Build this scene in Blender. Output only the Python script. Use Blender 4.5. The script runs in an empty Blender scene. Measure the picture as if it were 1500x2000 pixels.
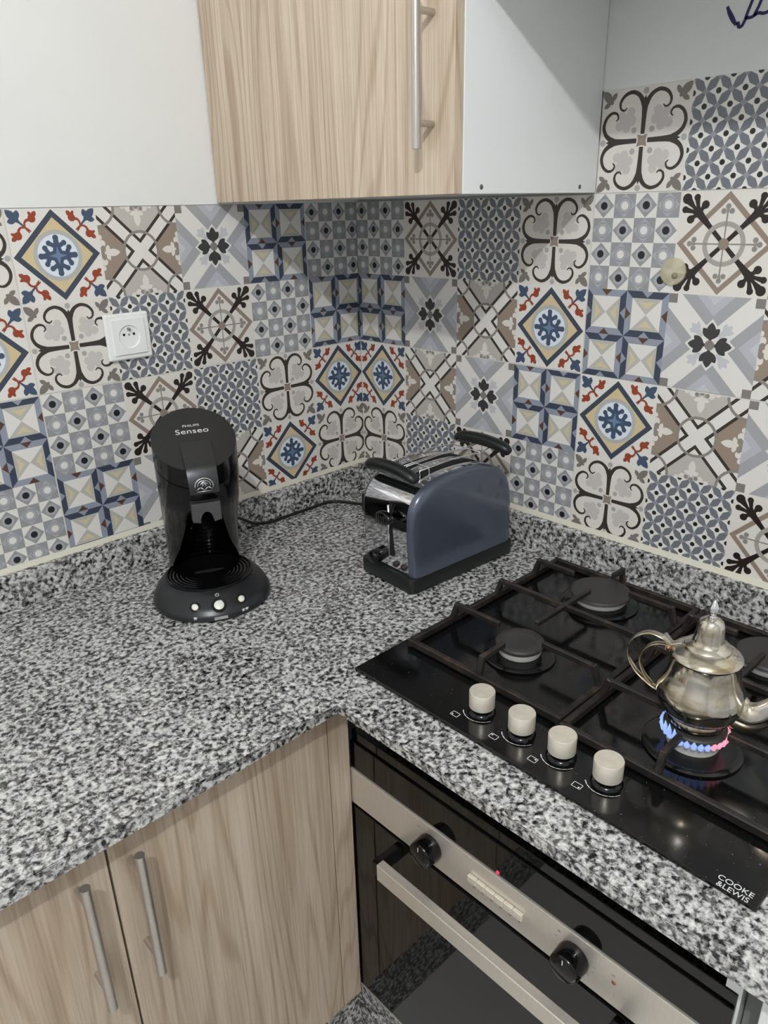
import bpy, bmesh, math, random
from mathutils import Vector, Matrix

# ------------------------------------------------------------------ scene, camera, light, exposure
SC = bpy.context.scene
COL = SC.collection
random.seed(7)

cam_data = bpy.data.cameras.new('camera')
cam_data.sensor_fit = 'VERTICAL'
cam_data.sensor_height = 36.0
cam_data.lens = 1459.13 / 2000.0 * 36.0
cam_data.clip_start = 0.02
cam = bpy.data.objects.new('camera', cam_data)
COL.objects.link(cam)
_r = Vector((0.72357125, -0.68987863, -0.02263009))
_u = Vector((0.27605006, 0.2591714, 0.92554122))
_f = Vector((0.63264603, 0.67594206, -0.37797001))
M = Matrix((( _r.x, _u.x, -_f.x, -1.1855), (_r.y, _u.y, -_f.y, -1.33354), (_r.z, _u.z, -_f.z, 1.55114), (0, 0, 0, 1)))
cam.matrix_world = M
SC.camera = cam

world = bpy.data.worlds.new('world')
SC.world = world
world.use_nodes = True
world.node_tree.nodes['Background'].inputs[0].default_value = (0.9, 0.95, 1.0, 1)
world.node_tree.nodes['Background'].inputs[1].default_value = 0.05

LAMP = Vector((-1.74, -1.7, 2.61))
ld = bpy.data.lights.new('ceiling_bulb_light', 'POINT')
ld.energy = 77.0
ld.color = (0.97, 0.985, 1.0)
ld.shadow_soft_size = 0.03
lo = bpy.data.objects.new('ceiling_bulb_light', ld)
lo.location = LAMP
COL.objects.link(lo)

SC.view_settings.view_transform = 'Standard'
SC.view_settings.look = 'None'
SC.view_settings.gamma = 1.0
SC.view_settings.use_curve_mapping = False
SC.view_settings.exposure = 0.0

# ------------------------------------------------------------------ helpers: colour, materials
def lin(c):
    return tuple(((v / 255.0) / 12.92 if v / 255.0 <= 0.04045 else ((v / 255.0 + 0.055) / 1.055) ** 2.4) for v in c)

MATS = {}

def mat(name, rgb=(200, 200, 200), rough=0.5, metal=0.0, spec=0.5, coat=0.0, emit=None, estr=0.0, ior=None, trans=0.0, alpha=1.0, aniso=0.0):
    if name in MATS:
        return MATS[name]
    m = bpy.data.materials.new(name)
    m.use_nodes = True
    b = m.node_tree.nodes['Principled BSDF']
    b.inputs['Base Color'].default_value = (*lin(rgb), 1)
    b.inputs['Roughness'].default_value = rough
    b.inputs['Metallic'].default_value = metal
    b.inputs['Specular IOR Level'].default_value = spec
    b.inputs['Coat Weight'].default_value = coat
    b.inputs['Coat Roughness'].default_value = 0.06
    b.inputs['Transmission Weight'].default_value = trans
    b.inputs['Alpha'].default_value = alpha
    b.inputs['Anisotropic'].default_value = aniso
    if ior:
        b.inputs['IOR'].default_value = ior
    if emit:
        b.inputs['Emission Color'].default_value = (*lin(emit), 1)
        b.inputs['Emission Strength'].default_value = estr
    MATS[name] = m
    return m

class NT:
    """tiny wrapper for building node trees"""
    def __init__(self, m):
        self.t = m.node_tree
        self.b = self.t.nodes['Principled BSDF']
    def n(self, kind, **kw):
        nd = self.t.nodes.new(kind)
        for k, v in kw.items():
            if k in nd.inputs.keys():
                nd.inputs[k].default_value = v
            else:
                setattr(nd, k, v)
        return nd
    def l(self, a, b):
        self.t.links.new(a, b)
    def ramp(self, fac, stops, interp='LINEAR'):
        r = self.t.nodes.new('ShaderNodeValToRGB')
        r.color_ramp.interpolation = interp
        e = r.color_ramp.elements
        while len(e) < len(stops):
            e.new(0.5)
        for el, (p, c) in zip(e, stops):
            el.position = p
            el.color = (*lin(c), 1)
        self.l(fac, r.inputs[0])
        return r.outputs[0]
    def mix(self, fac, a, b, mode='MIX'):
        x = self.t.nodes.new('ShaderNodeMix')
        x.data_type = 'RGBA'
        x.blend_type = mode
        for s, v in ((x.inputs[0], fac), (x.inputs[6], a), (x.inputs[7], b)):
            if hasattr(v, 'links'):
                self.l(v, s)
            else:
                s.default_value = v
        return x.outputs[2]
    def pos(self, scale=(1, 1, 1), loc=(0, 0, 0)):
        tc = self.n('ShaderNodeTexCoord')
        mp = self.n('ShaderNodeMapping')
        mp.inputs['Scale'].default_value = scale
        mp.inputs['Location'].default_value = loc
        self.l(tc.outputs['Object'], mp.inputs['Vector'])
        return mp.outputs[0]
    def noise(self, vec, scale, detail=3, rough=0.5, dist=0.0):
        nn = self.n('ShaderNodeTexNoise')
        nn.inputs['Scale'].default_value = scale
        nn.inputs['Detail'].default_value = detail
        nn.inputs['Roughness'].default_value = rough
        nn.inputs['Distortion'].default_value = dist
        self.l(vec, nn.inputs['Vector'])
        return nn.outputs['Fac']
    def bump(self, h, strength, dist=0.001):
        bp = self.n('ShaderNodeBump')
        bp.inputs['Strength'].default_value = strength
        bp.inputs['Distance'].default_value = dist
        self.l(h, bp.inputs['Height'])
        self.l(bp.outputs[0], self.b.inputs['Normal'])

def granite(name, rough=0.22, shift=0.0):
    m = mat(name, rough=rough)
    t = NT(m)
    p = t.pos()
    a = t.noise(p, 128, 4, 0.6, 0.3)
    lo = t.noise(p, 26, 2, 0.5)
    ad = t.n('ShaderNodeMath', operation='MULTIPLY_ADD')
    t.l(lo, ad.inputs[0]); ad.inputs[1].default_value = 0.16; ad.inputs[2].default_value = -0.08 + shift
    s = t.n('ShaderNodeMath', operation='ADD')
    t.l(a, s.inputs[0]); t.l(ad.outputs[0], s.inputs[1])
    c1 = t.ramp(s.outputs[0], [(0.41, (12, 12, 14)), (0.445, (52, 52, 54)), (0.48, (130, 130, 130)), (0.535, (184, 183, 181)), (0.62, (226, 225, 222))])
    v = t.n('ShaderNodeTexVoronoi'); v.inputs['Scale'].default_value = 210
    t.l(p, v.inputs['Vector'])
    sep = t.n('ShaderNodeSeparateColor'); t.l(v.outputs['Color'], sep.inputs[0])
    c2 = t.ramp(sep.outputs[0], [(0.0, (30, 30, 32)), (0.25, (105, 105, 106)), (0.5, (160, 158, 155)), (0.78, (205, 202, 196)), (1.0, (235, 232, 226))], 'CONSTANT')
    c = t.mix(0.28, c1, c2)
    t.l(c, t.b.inputs['Base Color'])
    return m

def wood(name, tint=(1, 1, 1), seed=0.0):
    m = mat(name, rough=0.5, spec=0.35)
    t = NT(m)
    p = t.pos((1, 1, 0.10), (seed, seed * .7, seed * .3))
    base = t.noise(p, 7.0, 1.5, 0.5, 0.3)
    mul = t.n('ShaderNodeMath', operation='MULTIPLY'); t.l(base, mul.inputs[0]); mul.inputs[1].default_value = 120
    sn = t.n('ShaderNodeMath', operation='SINE'); t.l(mul.outputs[0], sn.inputs[0])
    fine = t.noise(t.pos((1, 1, 0.02), (seed, 0, 0)), 320, 3, 0.6)
    mid = t.noise(t.pos((1, 1, 0.04), (seed, 3, 0)), 34, 3, 0.6)
    c1 = t.ramp(mid, [(0.3, (190, 172, 152)), (0.5, (203, 187, 167)), (0.7, (215, 200, 181))])
    ln = t.ramp(sn.outputs[0], [(0.0, (255, 255, 255)), (0.45, (252, 250, 248)), (1.0, (214, 202, 190))])
    fl = t.ramp(fine, [(0.3, (226, 219, 212)), (0.58, (255, 255, 255))])
    c = t.mix(0.55, c1, ln, 'MULTIPLY')
    c = t.mix(0.8, c, fl, 'MULTIPLY')
    # scattered small knots
    v = t.n('ShaderNodeTexVoronoi'); v.inputs['Scale'].default_value = 7.0
    t.l(t.pos((1, 1, 0.45), (seed + .3, .2, .1)), v.inputs['Vector'])
    kn = t.ramp(v.outputs['Distance'], [(0.0, (118, 98, 82)), (0.035, (150, 128, 108)), (0.09, (255, 255, 255))])
    c = t.mix(0.55, c, kn, 'MULTIPLY')
    c = t.mix(1.0, c, (*tint, 1), 'MULTIPLY')
    t.l(c, t.b.inputs['Base Color'])
    t.bump(fine, 0.12, 0.0004)
    return m

def plaster(name, rgb):
    m = mat(name, rgb, rough=0.65, spec=0.3)
    t = NT(m)
    n = t.noise(t.pos(), 60, 4, 0.6)
    lo = t.noise(t.pos(), 4, 3)
    c = t.ramp(lo, [(0.3, tuple(v - 5 for v in rgb)), (0.7, rgb)])
    t.l(c, t.b.inputs['Base Color'])
    t.bump(n, 0.08, 0.001)
    return m

def brushed(name, rgb, rough=0.3, stretch=(1, 1, 60), sc=60, metal=1.0):
    m = mat(name, rgb, rough=rough, metal=metal)
    t = NT(m)
    n = t.noise(t.pos(stretch), sc, 3, 0.6)
    c = t.ramp(n, [(0.3, tuple(max(0, v - 18) for v in rgb)), (0.7, rgb)])
    t.l(c, t.b.inputs['Base Color'])
    return m

def iron(name):
    m = mat(name, (28, 25, 23), rough=0.5, spec=0.4)
    t = NT(m)
    n = t.noise(t.pos(), 38, 4, 0.65)
    c = t.ramp(n, [(0.45, (30, 27, 25)), (0.6, (48, 40, 34)), (0.75, (84, 60, 44))])
    t.l(c, t.b.inputs['Base Color'])
    t.bump(t.noise(t.pos(), 300, 2), 0.2, 0.0005)
    return m

def silver_worn(name):
    m = mat(name, (205, 202, 196), rough=0.13, metal=1.0)
    t = NT(m)
    n = t.noise(t.pos((1, 1, 1.6)), 22, 4, 0.6, 0.5)
    c = t.ramp(n, [(0.36, (214, 211, 206)), (0.52, (200, 192, 176)), (0.66, (168, 148, 112))])
    t.l(c, t.b.inputs['Base Color'])
    rr = t.n('ShaderNodeMapRange'); t.l(n, rr.inputs[0])
    rr.inputs['From Min'].default_value = .35; rr.inputs['From Max'].default_value = .7
    rr.inputs['To Min'].default_value = .08; rr.inputs['To Max'].default_value = .24
    t.l(rr.outputs[0], t.b.inputs['Roughness'])
    return m

def dusty_glass(name):
    m = mat(name, (10, 10, 11), rough=0.12, spec=0.5)
    t = NT(m)
    n = t.noise(t.pos(), 420, 1, 0.4)
    lo = t.noise(t.pos(), 9, 3, 0.6)
    sp = t.ramp(n, [(0.0, (9, 9, 10)), (0.775, (11, 11, 12)), (0.80, (120, 120, 120))])
    t.l(sp, t.b.inputs['Base Color'])
    rr = t.n('ShaderNodeMapRange'); t.l(lo, rr.inputs[0])
    rr.inputs['From Min'].default_value = .3; rr.inputs['From Max'].default_value = .7
    rr.inputs['To Min'].default_value = .05; rr.inputs['To Max'].default_value = .2
    t.l(rr.outputs[0], t.b.inputs['Roughness'])
    return m

GRAN = granite('speckled granite')
GRANP = granite('granite plinth', 0.4, -0.02)
WOOD = wood('pale oak laminate', (1.0, 1.0, 1.0), 0.0)
WOODL = wood('oak laminate lower dimmed', (0.9, 0.89, 0.88), 4.3)  # darker tint puts the weaker light on the lower doors into the colour
PLAST = plaster('white wall paint', (232, 233, 231))
PLASTB = plaster('pale grey room paint', (206, 206, 206))
PLAST2 = plaster('white wall paint right side', (232, 233, 231))  # same white as the left wall, used on the right wall
MELA = mat('white melamine', (232, 234, 233), rough=0.35)
STEEL = brushed('brushed steel', (220, 213, 203), 0.36, (1, 60, 1), 60, 0.62)
STEELV = brushed('brushed steel bar', (200, 195, 188), 0.3, (60, 60, 1), 60, 0.85)
KNOBM = brushed('satin aluminium knob', (246, 238, 222), 0.36, (1, 1, 40), 60, 0.55)
CHROME = mat('chrome', (225, 225, 228), rough=0.06, metal=1.0)
IRON = iron('cast iron')
BGLASS = dusty_glass('black hob glass')
OGLASS = mat('black oven glass', (8, 7, 7), rough=0.03, spec=0.5, ior=1.5)
BPLAST = mat('glossy black plastic', (7, 7, 8), rough=0.13, spec=0.4)
MPLAST = mat('satin black plastic', (22, 23, 25), rough=0.36)
MATBLK = mat('matte black', (14, 14, 14), rough=0.6)
DARKIN = mat('dark interior', (8, 8, 8), rough=0.8)
SATGR = mat('satin dark grey metal', (92, 92, 94), rough=0.3, metal=0.7)
BLUEG = mat('slate blue lacquer', (82, 89, 104), rough=0.24, metal=0.45, coat=0.6)
SILV = silver_worn('worn silver plate')
WHITEP = mat('white plastic', (236, 237, 235), rough=0.3)
CERAM = mat('pale enamel ring', (196, 194, 190), rough=0.5)
CAPM = mat('burner cap', (62, 60, 58), rough=0.5, metal=0.3)
PRINT = mat('white print', (214, 214, 212), rough=0.5)
LED = mat('red led', (200, 20, 40), emit=(255, 30, 60), estr=3.0)
BTNLIT = mat('pearl button', (226, 224, 214), rough=0.25)
SEAL = mat('cream sealant', (206, 202, 186), rough=0.6)
GROUT = mat('pale grout', (214, 212, 205), rough=0.8)
FLOORM = mat('pale floor tile', (208, 206, 201), rough=0.35)
CABLE = mat('black rubber cable', (16, 16, 17), rough=0.45)

# ------------------------------------------------------------------ helpers: mesh
def add_box(bm, lo, hi, mi=0, bevel=0.0, seg=2):
    x0, y0, z0 = lo; x1, y1, z1 = hi
    x0, x1 = min(x0, x1), max(x0, x1); y0, y1 = min(y0, y1), max(y0, y1); z0, z1 = min(z0, z1), max(z0, z1)
    tb = bmesh.new()
    r = bmesh.ops.create_cube(tb, size=1.0)
    for v in r['verts']:
        v.co = Vector(((x0 + x1) / 2 + v.co.x * (x1 - x0), (y0 + y1) / 2 + v.co.y * (y1 - y0), (z0 + z1) / 2 + v.co.z * (z1 - z0)))
    if bevel > 0:
        bmesh.ops.bevel(tb, geom=tb.edges[:], offset=bevel, segments=seg, affect='EDGES', profile=0.5)
    merge(bm, tb, mi)

def merge(bm, tb, mi=0, mtx=None):
    mp = {}
    for v in tb.verts:
        mp[v] = bm.verts.new(mtx @ v.co if mtx else v.co)
    for f in tb.faces:
        try:
            nf = bm.faces.new([mp[v] for v in f.verts])
            nf.material_index = mi if mi >= 0 else f.material_index
            nf.smooth = f.smooth
        except ValueError:
            pass
    tb.free()

def add_lathe(bm, prof, n=40, mi=0, origin=(0, 0, 0), axis='Z', cap=True, sx=1.0, sy=1.0):
    """prof: list of (r, h)"""
    ox, oy, oz = origin
    def P(r, h, a):
        c, s = r * math.cos(a) * sx, r * math.sin(a) * sy
        if axis == 'Z':
            return (ox + c, oy + s, oz + h)
        if axis == 'X':
            return (ox + h, oy + c, oz + s)
        return (ox + c, oy + h, oz + s)
    rings = []
    for r, h in prof:
        if r < 1e-6:
            rings.append([bm.verts.new(P(0, h, 0))])
        else:
            rings.append([bm.verts.new(P(r, h, 2 * math.pi * i / n)) for i in range(n)])
    for a, b in zip(rings, rings[1:]):
        for i in range(n):
            j = (i + 1) % n
            if len(a) == 1 and len(b) == 1:
                continue
            vs = ([a[0]] if len(a) == 1 else [a[i], a[j]]) + ([b[0]] if len(b) == 1 else [b[j], b[i]])
            f = bm.faces.new(vs); f.material_index = mi; f.smooth = True
    if cap:
        for rg in (rings[0], rings[-1]):
            if len(rg) > 2:
                f = bm.faces.new(rg); f.material_index = mi

def spline(pts, n=8):
    """Catmull-Rom through the points"""
    P = [Vector(p) for p in pts]
    P = [P[0] * 2 - P[1]] + P + [P[-1] * 2 - P[-2]]
    out = []
    for i in range(1, len(P) - 2):
        for k in range(n):
            t = k / n
            a, b, c, d = P[i - 1], P[i], P[i + 1], P[i + 2]
            out.append(0.5 * ((2 * b) + (c - a) * t + (2 * a - 5 * b + 4 * c - d) * t * t + (3 * b - a - 3 * c + d) * t ** 3))
    out.append(P[-2])
    return out

def add_tube(bm, pts, r, n=10, mi=0, closed=False, flat=None, up=None):
    """r: number or list; flat=(a,b) scales the section along normal and binormal"""
    pts = [Vector(p) for p in pts]
    m = len(pts)
    rad = r if isinstance(r, (list, tuple)) else [r] * m
    rings = []
    nv = None
    for i in range(m):
        t = (pts[min(i + 1, m - 1)] - pts[max(i - 1, 0)]).normalized()
        if nv is None:
            ref = Vector(up) if up else (Vector((0, 0, 1)) if abs(t.z) < 0.9 else Vector((1, 0, 0)))
            nv = (ref - t * ref.dot(t)).normalized()
        else:
            nv = (nv - t * nv.dot(t)).normalized()
        bv = t.cross(nv)
        fa, fb = flat if flat else (1, 1)
        rings.append([bm.verts.new(pts[i] + rad[i] * (math.cos(2 * math.pi * k / n) * nv * fa + math.sin(2 * math.pi * k / n) * bv * fb)) for k in range(n)])
    for a, b in zip(rings, rings[1:]):
        for k in range(n):
            f = bm.faces.new([a[k], a[(k + 1) % n], b[(k + 1) % n], b[k]]); f.smooth = True; f.material_index = mi
    for rg in (rings[0][::-1], rings[-1]):
        f = bm.faces.new(rg); f.material_index = mi

def add_prism(bm, poly, axis, a, b, mi=0, bevel=0.0, seg=3, smooth=False):
    """poly in the plane across the axis (X: (y,z); Y: (x,z); Z: (x,y)) extruded from a to b"""
    tb = bmesh.new()
    def P(p, h):
        return {'X': (h, p[0], p[1]), 'Y': (p[0], h, p[1]), 'Z': (p[0], p[1], h)}[axis]
    A = [tb.verts.new(P(p, a)) for p in poly]
    B = [tb.verts.new(P(p, b)) for p in poly]
    tb.faces.new(A); tb.faces.new(B[::-1])
    n = len(poly)
    for i in range(n):
        tb.faces.new([A[i], B[i], B[(i + 1) % n], A[(i + 1) % n]])
    bmesh.ops.recalc_face_normals(tb, faces=tb.faces[:])
    if bevel > 0:
        ed = [e for e in tb.edges if len(e.link_faces) == 2 and e.calc_face_angle(0) > 0.9]
        bmesh.ops.bevel(tb, geom=ed, offset=bevel, segments=seg, affect='EDGES', profile=0.5)
    if smooth:
        for f in tb.faces:
            f.smooth = True
    merge(bm, tb, mi)

def add_bar(bm, p0, p1, w, h, mi=0, bevel=0.0015):
    """rectangular bar between two points, w sideways, h upwards"""
    p0, p1 = Vector(p0), Vector(p1)
    d = (p1 - p0); L = d.length; d.normalize()
    ref = Vector((0, 0, 1)) if abs(d.z) < 0.95 else Vector((1, 0, 0))
    s = d.cross(ref).normalized(); u = s.cross(d).normalized()
    mtx = Matrix(((d.x, s.x, u.x, p0.x), (d.y, s.y, u.y, p0.y), (d.z, s.z, u.z, p0.z), (0, 0, 0, 1)))
    tb = bmesh.new()
    add_box(tb, (0, -w / 2, -h / 2), (L, w / 2, h / 2), 0, bevel, 1)
    merge(bm, tb, mi, mtx)

def empty(name, loc=(0, 0, 0), rotz=0.0):
    o = bpy.data.objects.new(name, None)
    o.empty_display_size = 0.05
    o.location = loc
    o.rotation_euler = (0, 0, rotz)
    COL.objects.link(o)
    return o

def obj(name, bm, mats, parent=None, world=True, smooth=False, auto=None):
    """link a bmesh as ONE mesh object; with world=True the coordinates are scene coordinates"""
    bmesh.ops.recalc_face_normals(bm, faces=bm.faces[:])
    me = bpy.data.meshes.new(name)
    if smooth:
        for f in bm.faces:
            f.smooth = True
    if auto:
        for e in bm.edges:
            if len(e.link_faces) == 2 and e.calc_face_angle(0) > auto:
                e.smooth = False
    bm.to_mesh(me); bm.free()
    for m in (mats if isinstance(mats, (list, tuple)) else [mats]):
        me.materials.append(m)
    o = bpy.data.objects.new(name, me)
    COL.objects.link(o)
    if parent is not None:
        o.parent = parent
        if world:
            root = parent
            while root.parent:
                root = root.parent
            mw = Matrix.Translation(root.location) @ Matrix.Rotation(root.rotation_euler.z, 4, 'Z')
            me.transform(mw.inverted())
    return o

def tag(o, label, cat, group=None):
    o['label'] = label
    o['category'] = cat
    if group:
        o['group'] = group
    return o

def struct(o):
    o['kind'] = 'structure'
    return o

def dup(src, loc, parent, name=None):
    c = src.copy()
    if name:
        c.name = name
    COL.objects.link(c)
    c.parent = parent
    c.location = loc
    for ch in src.children:
        d = ch.copy(); COL.objects.link(d); d.parent = c
    return c

def lettering(name, body, size, loc, rot, m, parent, extrude=0.00015, xs=1.0, spacing=1.0, world=True):
    cu = bpy.data.curves.new('t', 'FONT')
    cu.body = body
    cu.size = size
    cu.extrude = extrude
    cu.align_x = 'CENTER'
    cu.align_y = 'CENTER'
    cu.space_character = spacing
    to = bpy.data.objects.new('t', cu)
    COL.objects.link(to)
    dg = bpy.context.evaluated_depsgraph_get()
    me = bpy.data.meshes.new_from_object(to.evaluated_get(dg))
    bpy.data.objects.remove(to); bpy.data.curves.remove(cu)
    me.name = name
    me.transform(Matrix.Translation(loc) @ rot.to_4x4() @ Matrix.Diagonal((xs, 1, 1, 1)))
    me.materials.clear(); me.materials.append(m)
    o = bpy.data.objects.new(name, me)
    COL.objects.link(o)
    o.parent = parent
    if world:
        root = parent
        while root.parent:
            root = root.parent
        me.transform((Matrix.Translation(root.location) @ Matrix.Rotation(root.rotation_euler.z, 4, 'Z')).inverted())
    return o

# ------------------------------------------------------------------ the room shell
C = 0.15
ZT = 1.263                       # joint between second and third tile row
ZTOP = ZT + 2 * C                # tile edge on the left wall
RX, RY, RH = -2.9, -3.3, 2.85
WB = 0.008                       # wall face behind the tile bed

def box_obj(name, boxes, m, parent=None, bevel=0.0):
    bm = bmesh.new()
    for lo, hi in boxes:
        add_box(bm, lo, hi, 0, bevel)
    return obj(name, bm, m, parent)

wall_left = struct(box_obj('wall_left', [((RX, WB, 0), (0.1, 0.12, ZTOP)), ((RX, -0.001, ZTOP), (0.1, 0.12, RH))], PLAST))
wall_right = struct(box_obj('wall_right', [((WB, RY, 0), (0.12, WB, ZTOP)), ((WB, -0.6, ZTOP), (0.12, WB, ZTOP + C)), ((-0.001, -0.6, ZTOP + C), (0.12, -0.001, RH)),
                                           ((WB, RY, ZTOP), (0.12, -0.6, ZTOP + C)), ((-0.001, RY, ZTOP + C), (0.12, -0.6, RH))], PLAST2))
struct(box_obj('wall_back', [((RX, RY - 0.1, 0), (0.12, RY, RH))], PLASTB))
struct(box_obj('wall_front', [((RX - 0.1, RY, 0), (RX, 0.12, RH))], PLASTB))
struct(box_obj('ceiling', [((RX - 0.1, RY - 0.1, RH), (0.12, 0.12, RH + 0.1))], PLAST))
struct(box_obj('floor', [((RX - 0.1, RY - 0.1, -0.1), (0.12, 0.12, 0))], FLOORM))
bm = bmesh.new()
add_box(bm, (-1.75, -0.565, 0.0), (-0.545, -0.545, 0.2)); add_box(bm, (-0.565, -1.9, 0.0), (-0.545, -0.565, 0.2))
struct(obj('baseboard_left', bm, GRANP))

# ------------------------------------------------------------------ printed cement-look tiles
TC = {
    'white': (226, 223, 218), 'cream': (224, 219, 211), 'slate': (62, 70, 84), 'ochre': (212, 192, 152), 'ringg': (178, 180, 176), 'ice': (222, 229, 238),
    'blue': (66, 82, 106), 'sky': (106, 130, 160), 'rust': (150, 66, 40), 'dk': (58, 51, 47), 'ltaupe': (190, 185, 178), 'taupe': (152, 136, 122),
    'ring2': (142, 134, 127), 'grey': (164, 165, 168), 'grey2': (182, 184, 191), 'coal': (60, 59, 60), 'sq': (130, 125, 120), 'lg': (196, 197, 201),
    'navy': (60, 69, 86), 'steel': (146, 153, 166), 'brown': (92, 62, 52), 'stone': (186, 184, 176), 'yel': (210, 197, 160),
    'ch1': (150, 151, 153), 'ch2': (170, 171, 176), 'blk': (36, 36, 38), 'umber': (40, 32, 30), 'wring': (166, 160, 154), 'tref': (142, 138, 134),
    'stg': (114, 118, 125), 'stl': (146, 149, 155), 'fleur': (124, 117, 110), 'clov': (200, 195, 191), 'cdot': (172, 170, 168), 'mid': (146, 130, 118)}
TKEYS = list(TC)
def tile_mat(k):
    m = mat('tile print ' + k, TC[k], rough=0.32, spec=0.45)
    return m
TMATS = [tile_mat(k) for k in TKEYS]

def disc(c, r, n=18, ry=None):
    return [(c[0] + r * math.cos(2 * math.pi * i / n), c[1] + (ry or r) * math.sin(2 * math.pi * i / n)) for i in range(n)]

def stroke(pts, ws):
    P = [Vector((p[0], p[1])) for p in pts]
    L, R = [], []
    for i, p in enumerate(P):
        t = (P[min(i + 1, len(P) - 1)] - P[max(i - 1, 0)]).normalized()
        nrm = Vector((-t.y, t.x))
        L.append(tuple(p + nrm * ws[i] / 2)); R.append(tuple(p - nrm * ws[i] / 2))
    return [L + R[::-1]]

def smooth2(pts, ws, n=5):
    S = spline([(p[0], p[1], w) for p, w in zip(pts, ws)], n)
    return [(s.x, s.y) for s in S], [max(0.004, s.z) for s in S]

def rot(poly, k):
    for _ in range(k):
        poly = [(-y, x) for x, y in poly]
    return poly

def mir(poly):
    return [(-x, y) for x, y in poly][::-1]

def ringq(c, r0, r1, n=36):
    out = []
    for i in range(n):
        a, b = 2 * math.pi * i / n, 2 * math.pi * (i + 1) / n
        out.append([(c[0] + r0 * math.cos(a), c[1] + r0 * math.sin(a)), (c[0] + r1 * math.cos(a), c[1] + r1 * math.sin(a)),
                    (c[0] + r1 * math.cos(b), c[1] + r1 * math.sin(b)), (c[0] + r0 * math.cos(b), c[1] + r0 * math.sin(b))])
    return out

def leaf(a, b, w):
    """pointed leaf from a to b, widest a little past the middle"""
    A, B = Vector(a), Vector(b)
    t = B - A; nn = Vector((-t.y, t.x)).normalized()
    prof = [(0, .25), (.25, .75), (.5, 1), (.7, .9), (.88, .5), (1, 0)]
    L = [A + t * s + nn * w / 2 * k for s, k in prof]; R = [A + t * s - nn * w / 2 * k for s, k in prof]
    return [tuple(p) for p in L] + [tuple(p) for p in R[::-1][1:]]

H = 0.5
SQ = [(-H, -H), (H, -H), (H, H), (-H, H)]

def p_diamond():
    o = [(0, 'white', SQ)]
    d = lambda r: [(r, 0), (0, r), (-r, 0), (0, -r)]
    o += [(1, 'slate', d(.482)), (2, 'ochre', d(.4)), (3, 'ringg', disc((0, 0), .272, 32)), (4, 'ice', disc((0, 0), .226, 32))]
    for k in range(4):
        o += [(5, 'blue', rot(q, k)) for q in stroke([(0, 0), (0, .11), (0, .185)], [.14, .066, .054])]
        o.append((5, 'blue', rot(disc((0, .188), .033, 12), k)))
        for s in (1, -1):
            o += [(5, 'blue', rot(q, k)) for q in stroke([(0, .088), (s * .078, .13)], [.054, .044])]
            o.append((5, 'blue', rot(disc((s * .084, .133), .03, 12), k)))
        o.append((6, 'sky', rot([(0, .1), (-.022, .022), (.022, .022)], k)))
        # corner spray
        o += [(5, 'blue', rot(q, k)) for q in stroke([(.262, .262), (.40, .40)], [.014, .03])]
        o.append((5, 'blue', rot(leaf((.355, .355), (.482, .482), .085), k)))
        o.append((5, 'blue', rot(leaf((.38, .38), (.36, .478), .062), k)))
        o.append((5, 'blue', rot(leaf((.38, .38), (.478, .36), .062), k)))
        for sw in (0, 1):
            f = (lambda p: [(y, x) for x, y in p][::-1]) if sw else (lambda p: p)
            pp, ww = smooth2([(.262, .246), (.296, .292), (.302, .345), (.268, .378), (.228, .368)], [.012, .017, .022, .028, .036])
            o += [(5, 'rust', rot(f(q), k)) for q in stroke(pp, ww)]
            o.append((5, 'rust', rot(f(disc((.218, .392), .042, 14)), k)))
            o.append((5, 'rust', rot(f(leaf((.215, .40), (.168, .466), .05)), k)))
            o.append((5, 'rust', rot(f(leaf((.215, .40), (.245, .466), .036)), k)))
            o.append((6, 'white', rot(f(disc((.252, .352), .012, 8)), k)))
    o.append((6, 'sky', [(.022, .022), (-.022, .022), (-.022, -.022), (.022, -.022)]))
    return o

def p_cross():
    o = []
    for k in range(4):
        o.append((0, 'ltaupe' if k % 2 == 0 else 'taupe', rot([(0, 0), (H, H), (-H, H)], k)))
    o.append((1, 'white', disc((0, 0), .21, 30)))
    for k in range(4):
        o.append((1, 'white', rot(disc((H, H), .21, 30), k)))
    for k in range(2):
        for lay, w, c in ((2, .19, 'dk'), (3, .12, 'white')):
            o += [(lay, c, rot(q, k)) for q in stroke([(-.6, -.6), (.6, .6)], [w, w])]
    for cc in ((0, 0), (H, H), (-H, H), (H, -H), (-H, -H)):
        o += [(4.1, 'ring2', q) for q in ringq(cc, .2, .232)]
    o += [(5, 'white', q) for q in stroke([(-.125, -.125), (.125, .125)], [.12, .12])] + [(5, 'white', rot(q, 1)) for q in stroke([(-.125, -.125), (.125, .125)], [.12, .12])]
    for k in range(4):
        o.append((5, 'cream', rot(leaf((0, .46), (0, .27), .085), k)))
        for s in (1, -1):
            o.append((5, 'cream', rot(leaf((0, .43), (s * .085, .405), .05), k)))
            o.append((5, 'cream', rot(disc((s * .10, .478), .042, 12), k)))
            o.append((6, 'ring2', rot(disc((s * .058, .47), .024, 10), k)))
            o.append((5, 'cream', rot(disc((s * .17, .497), .03, 10), k)))
        o.append((6, 'ring2', rot(disc((0, .495), .028, 10), k)))
    return o

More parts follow.
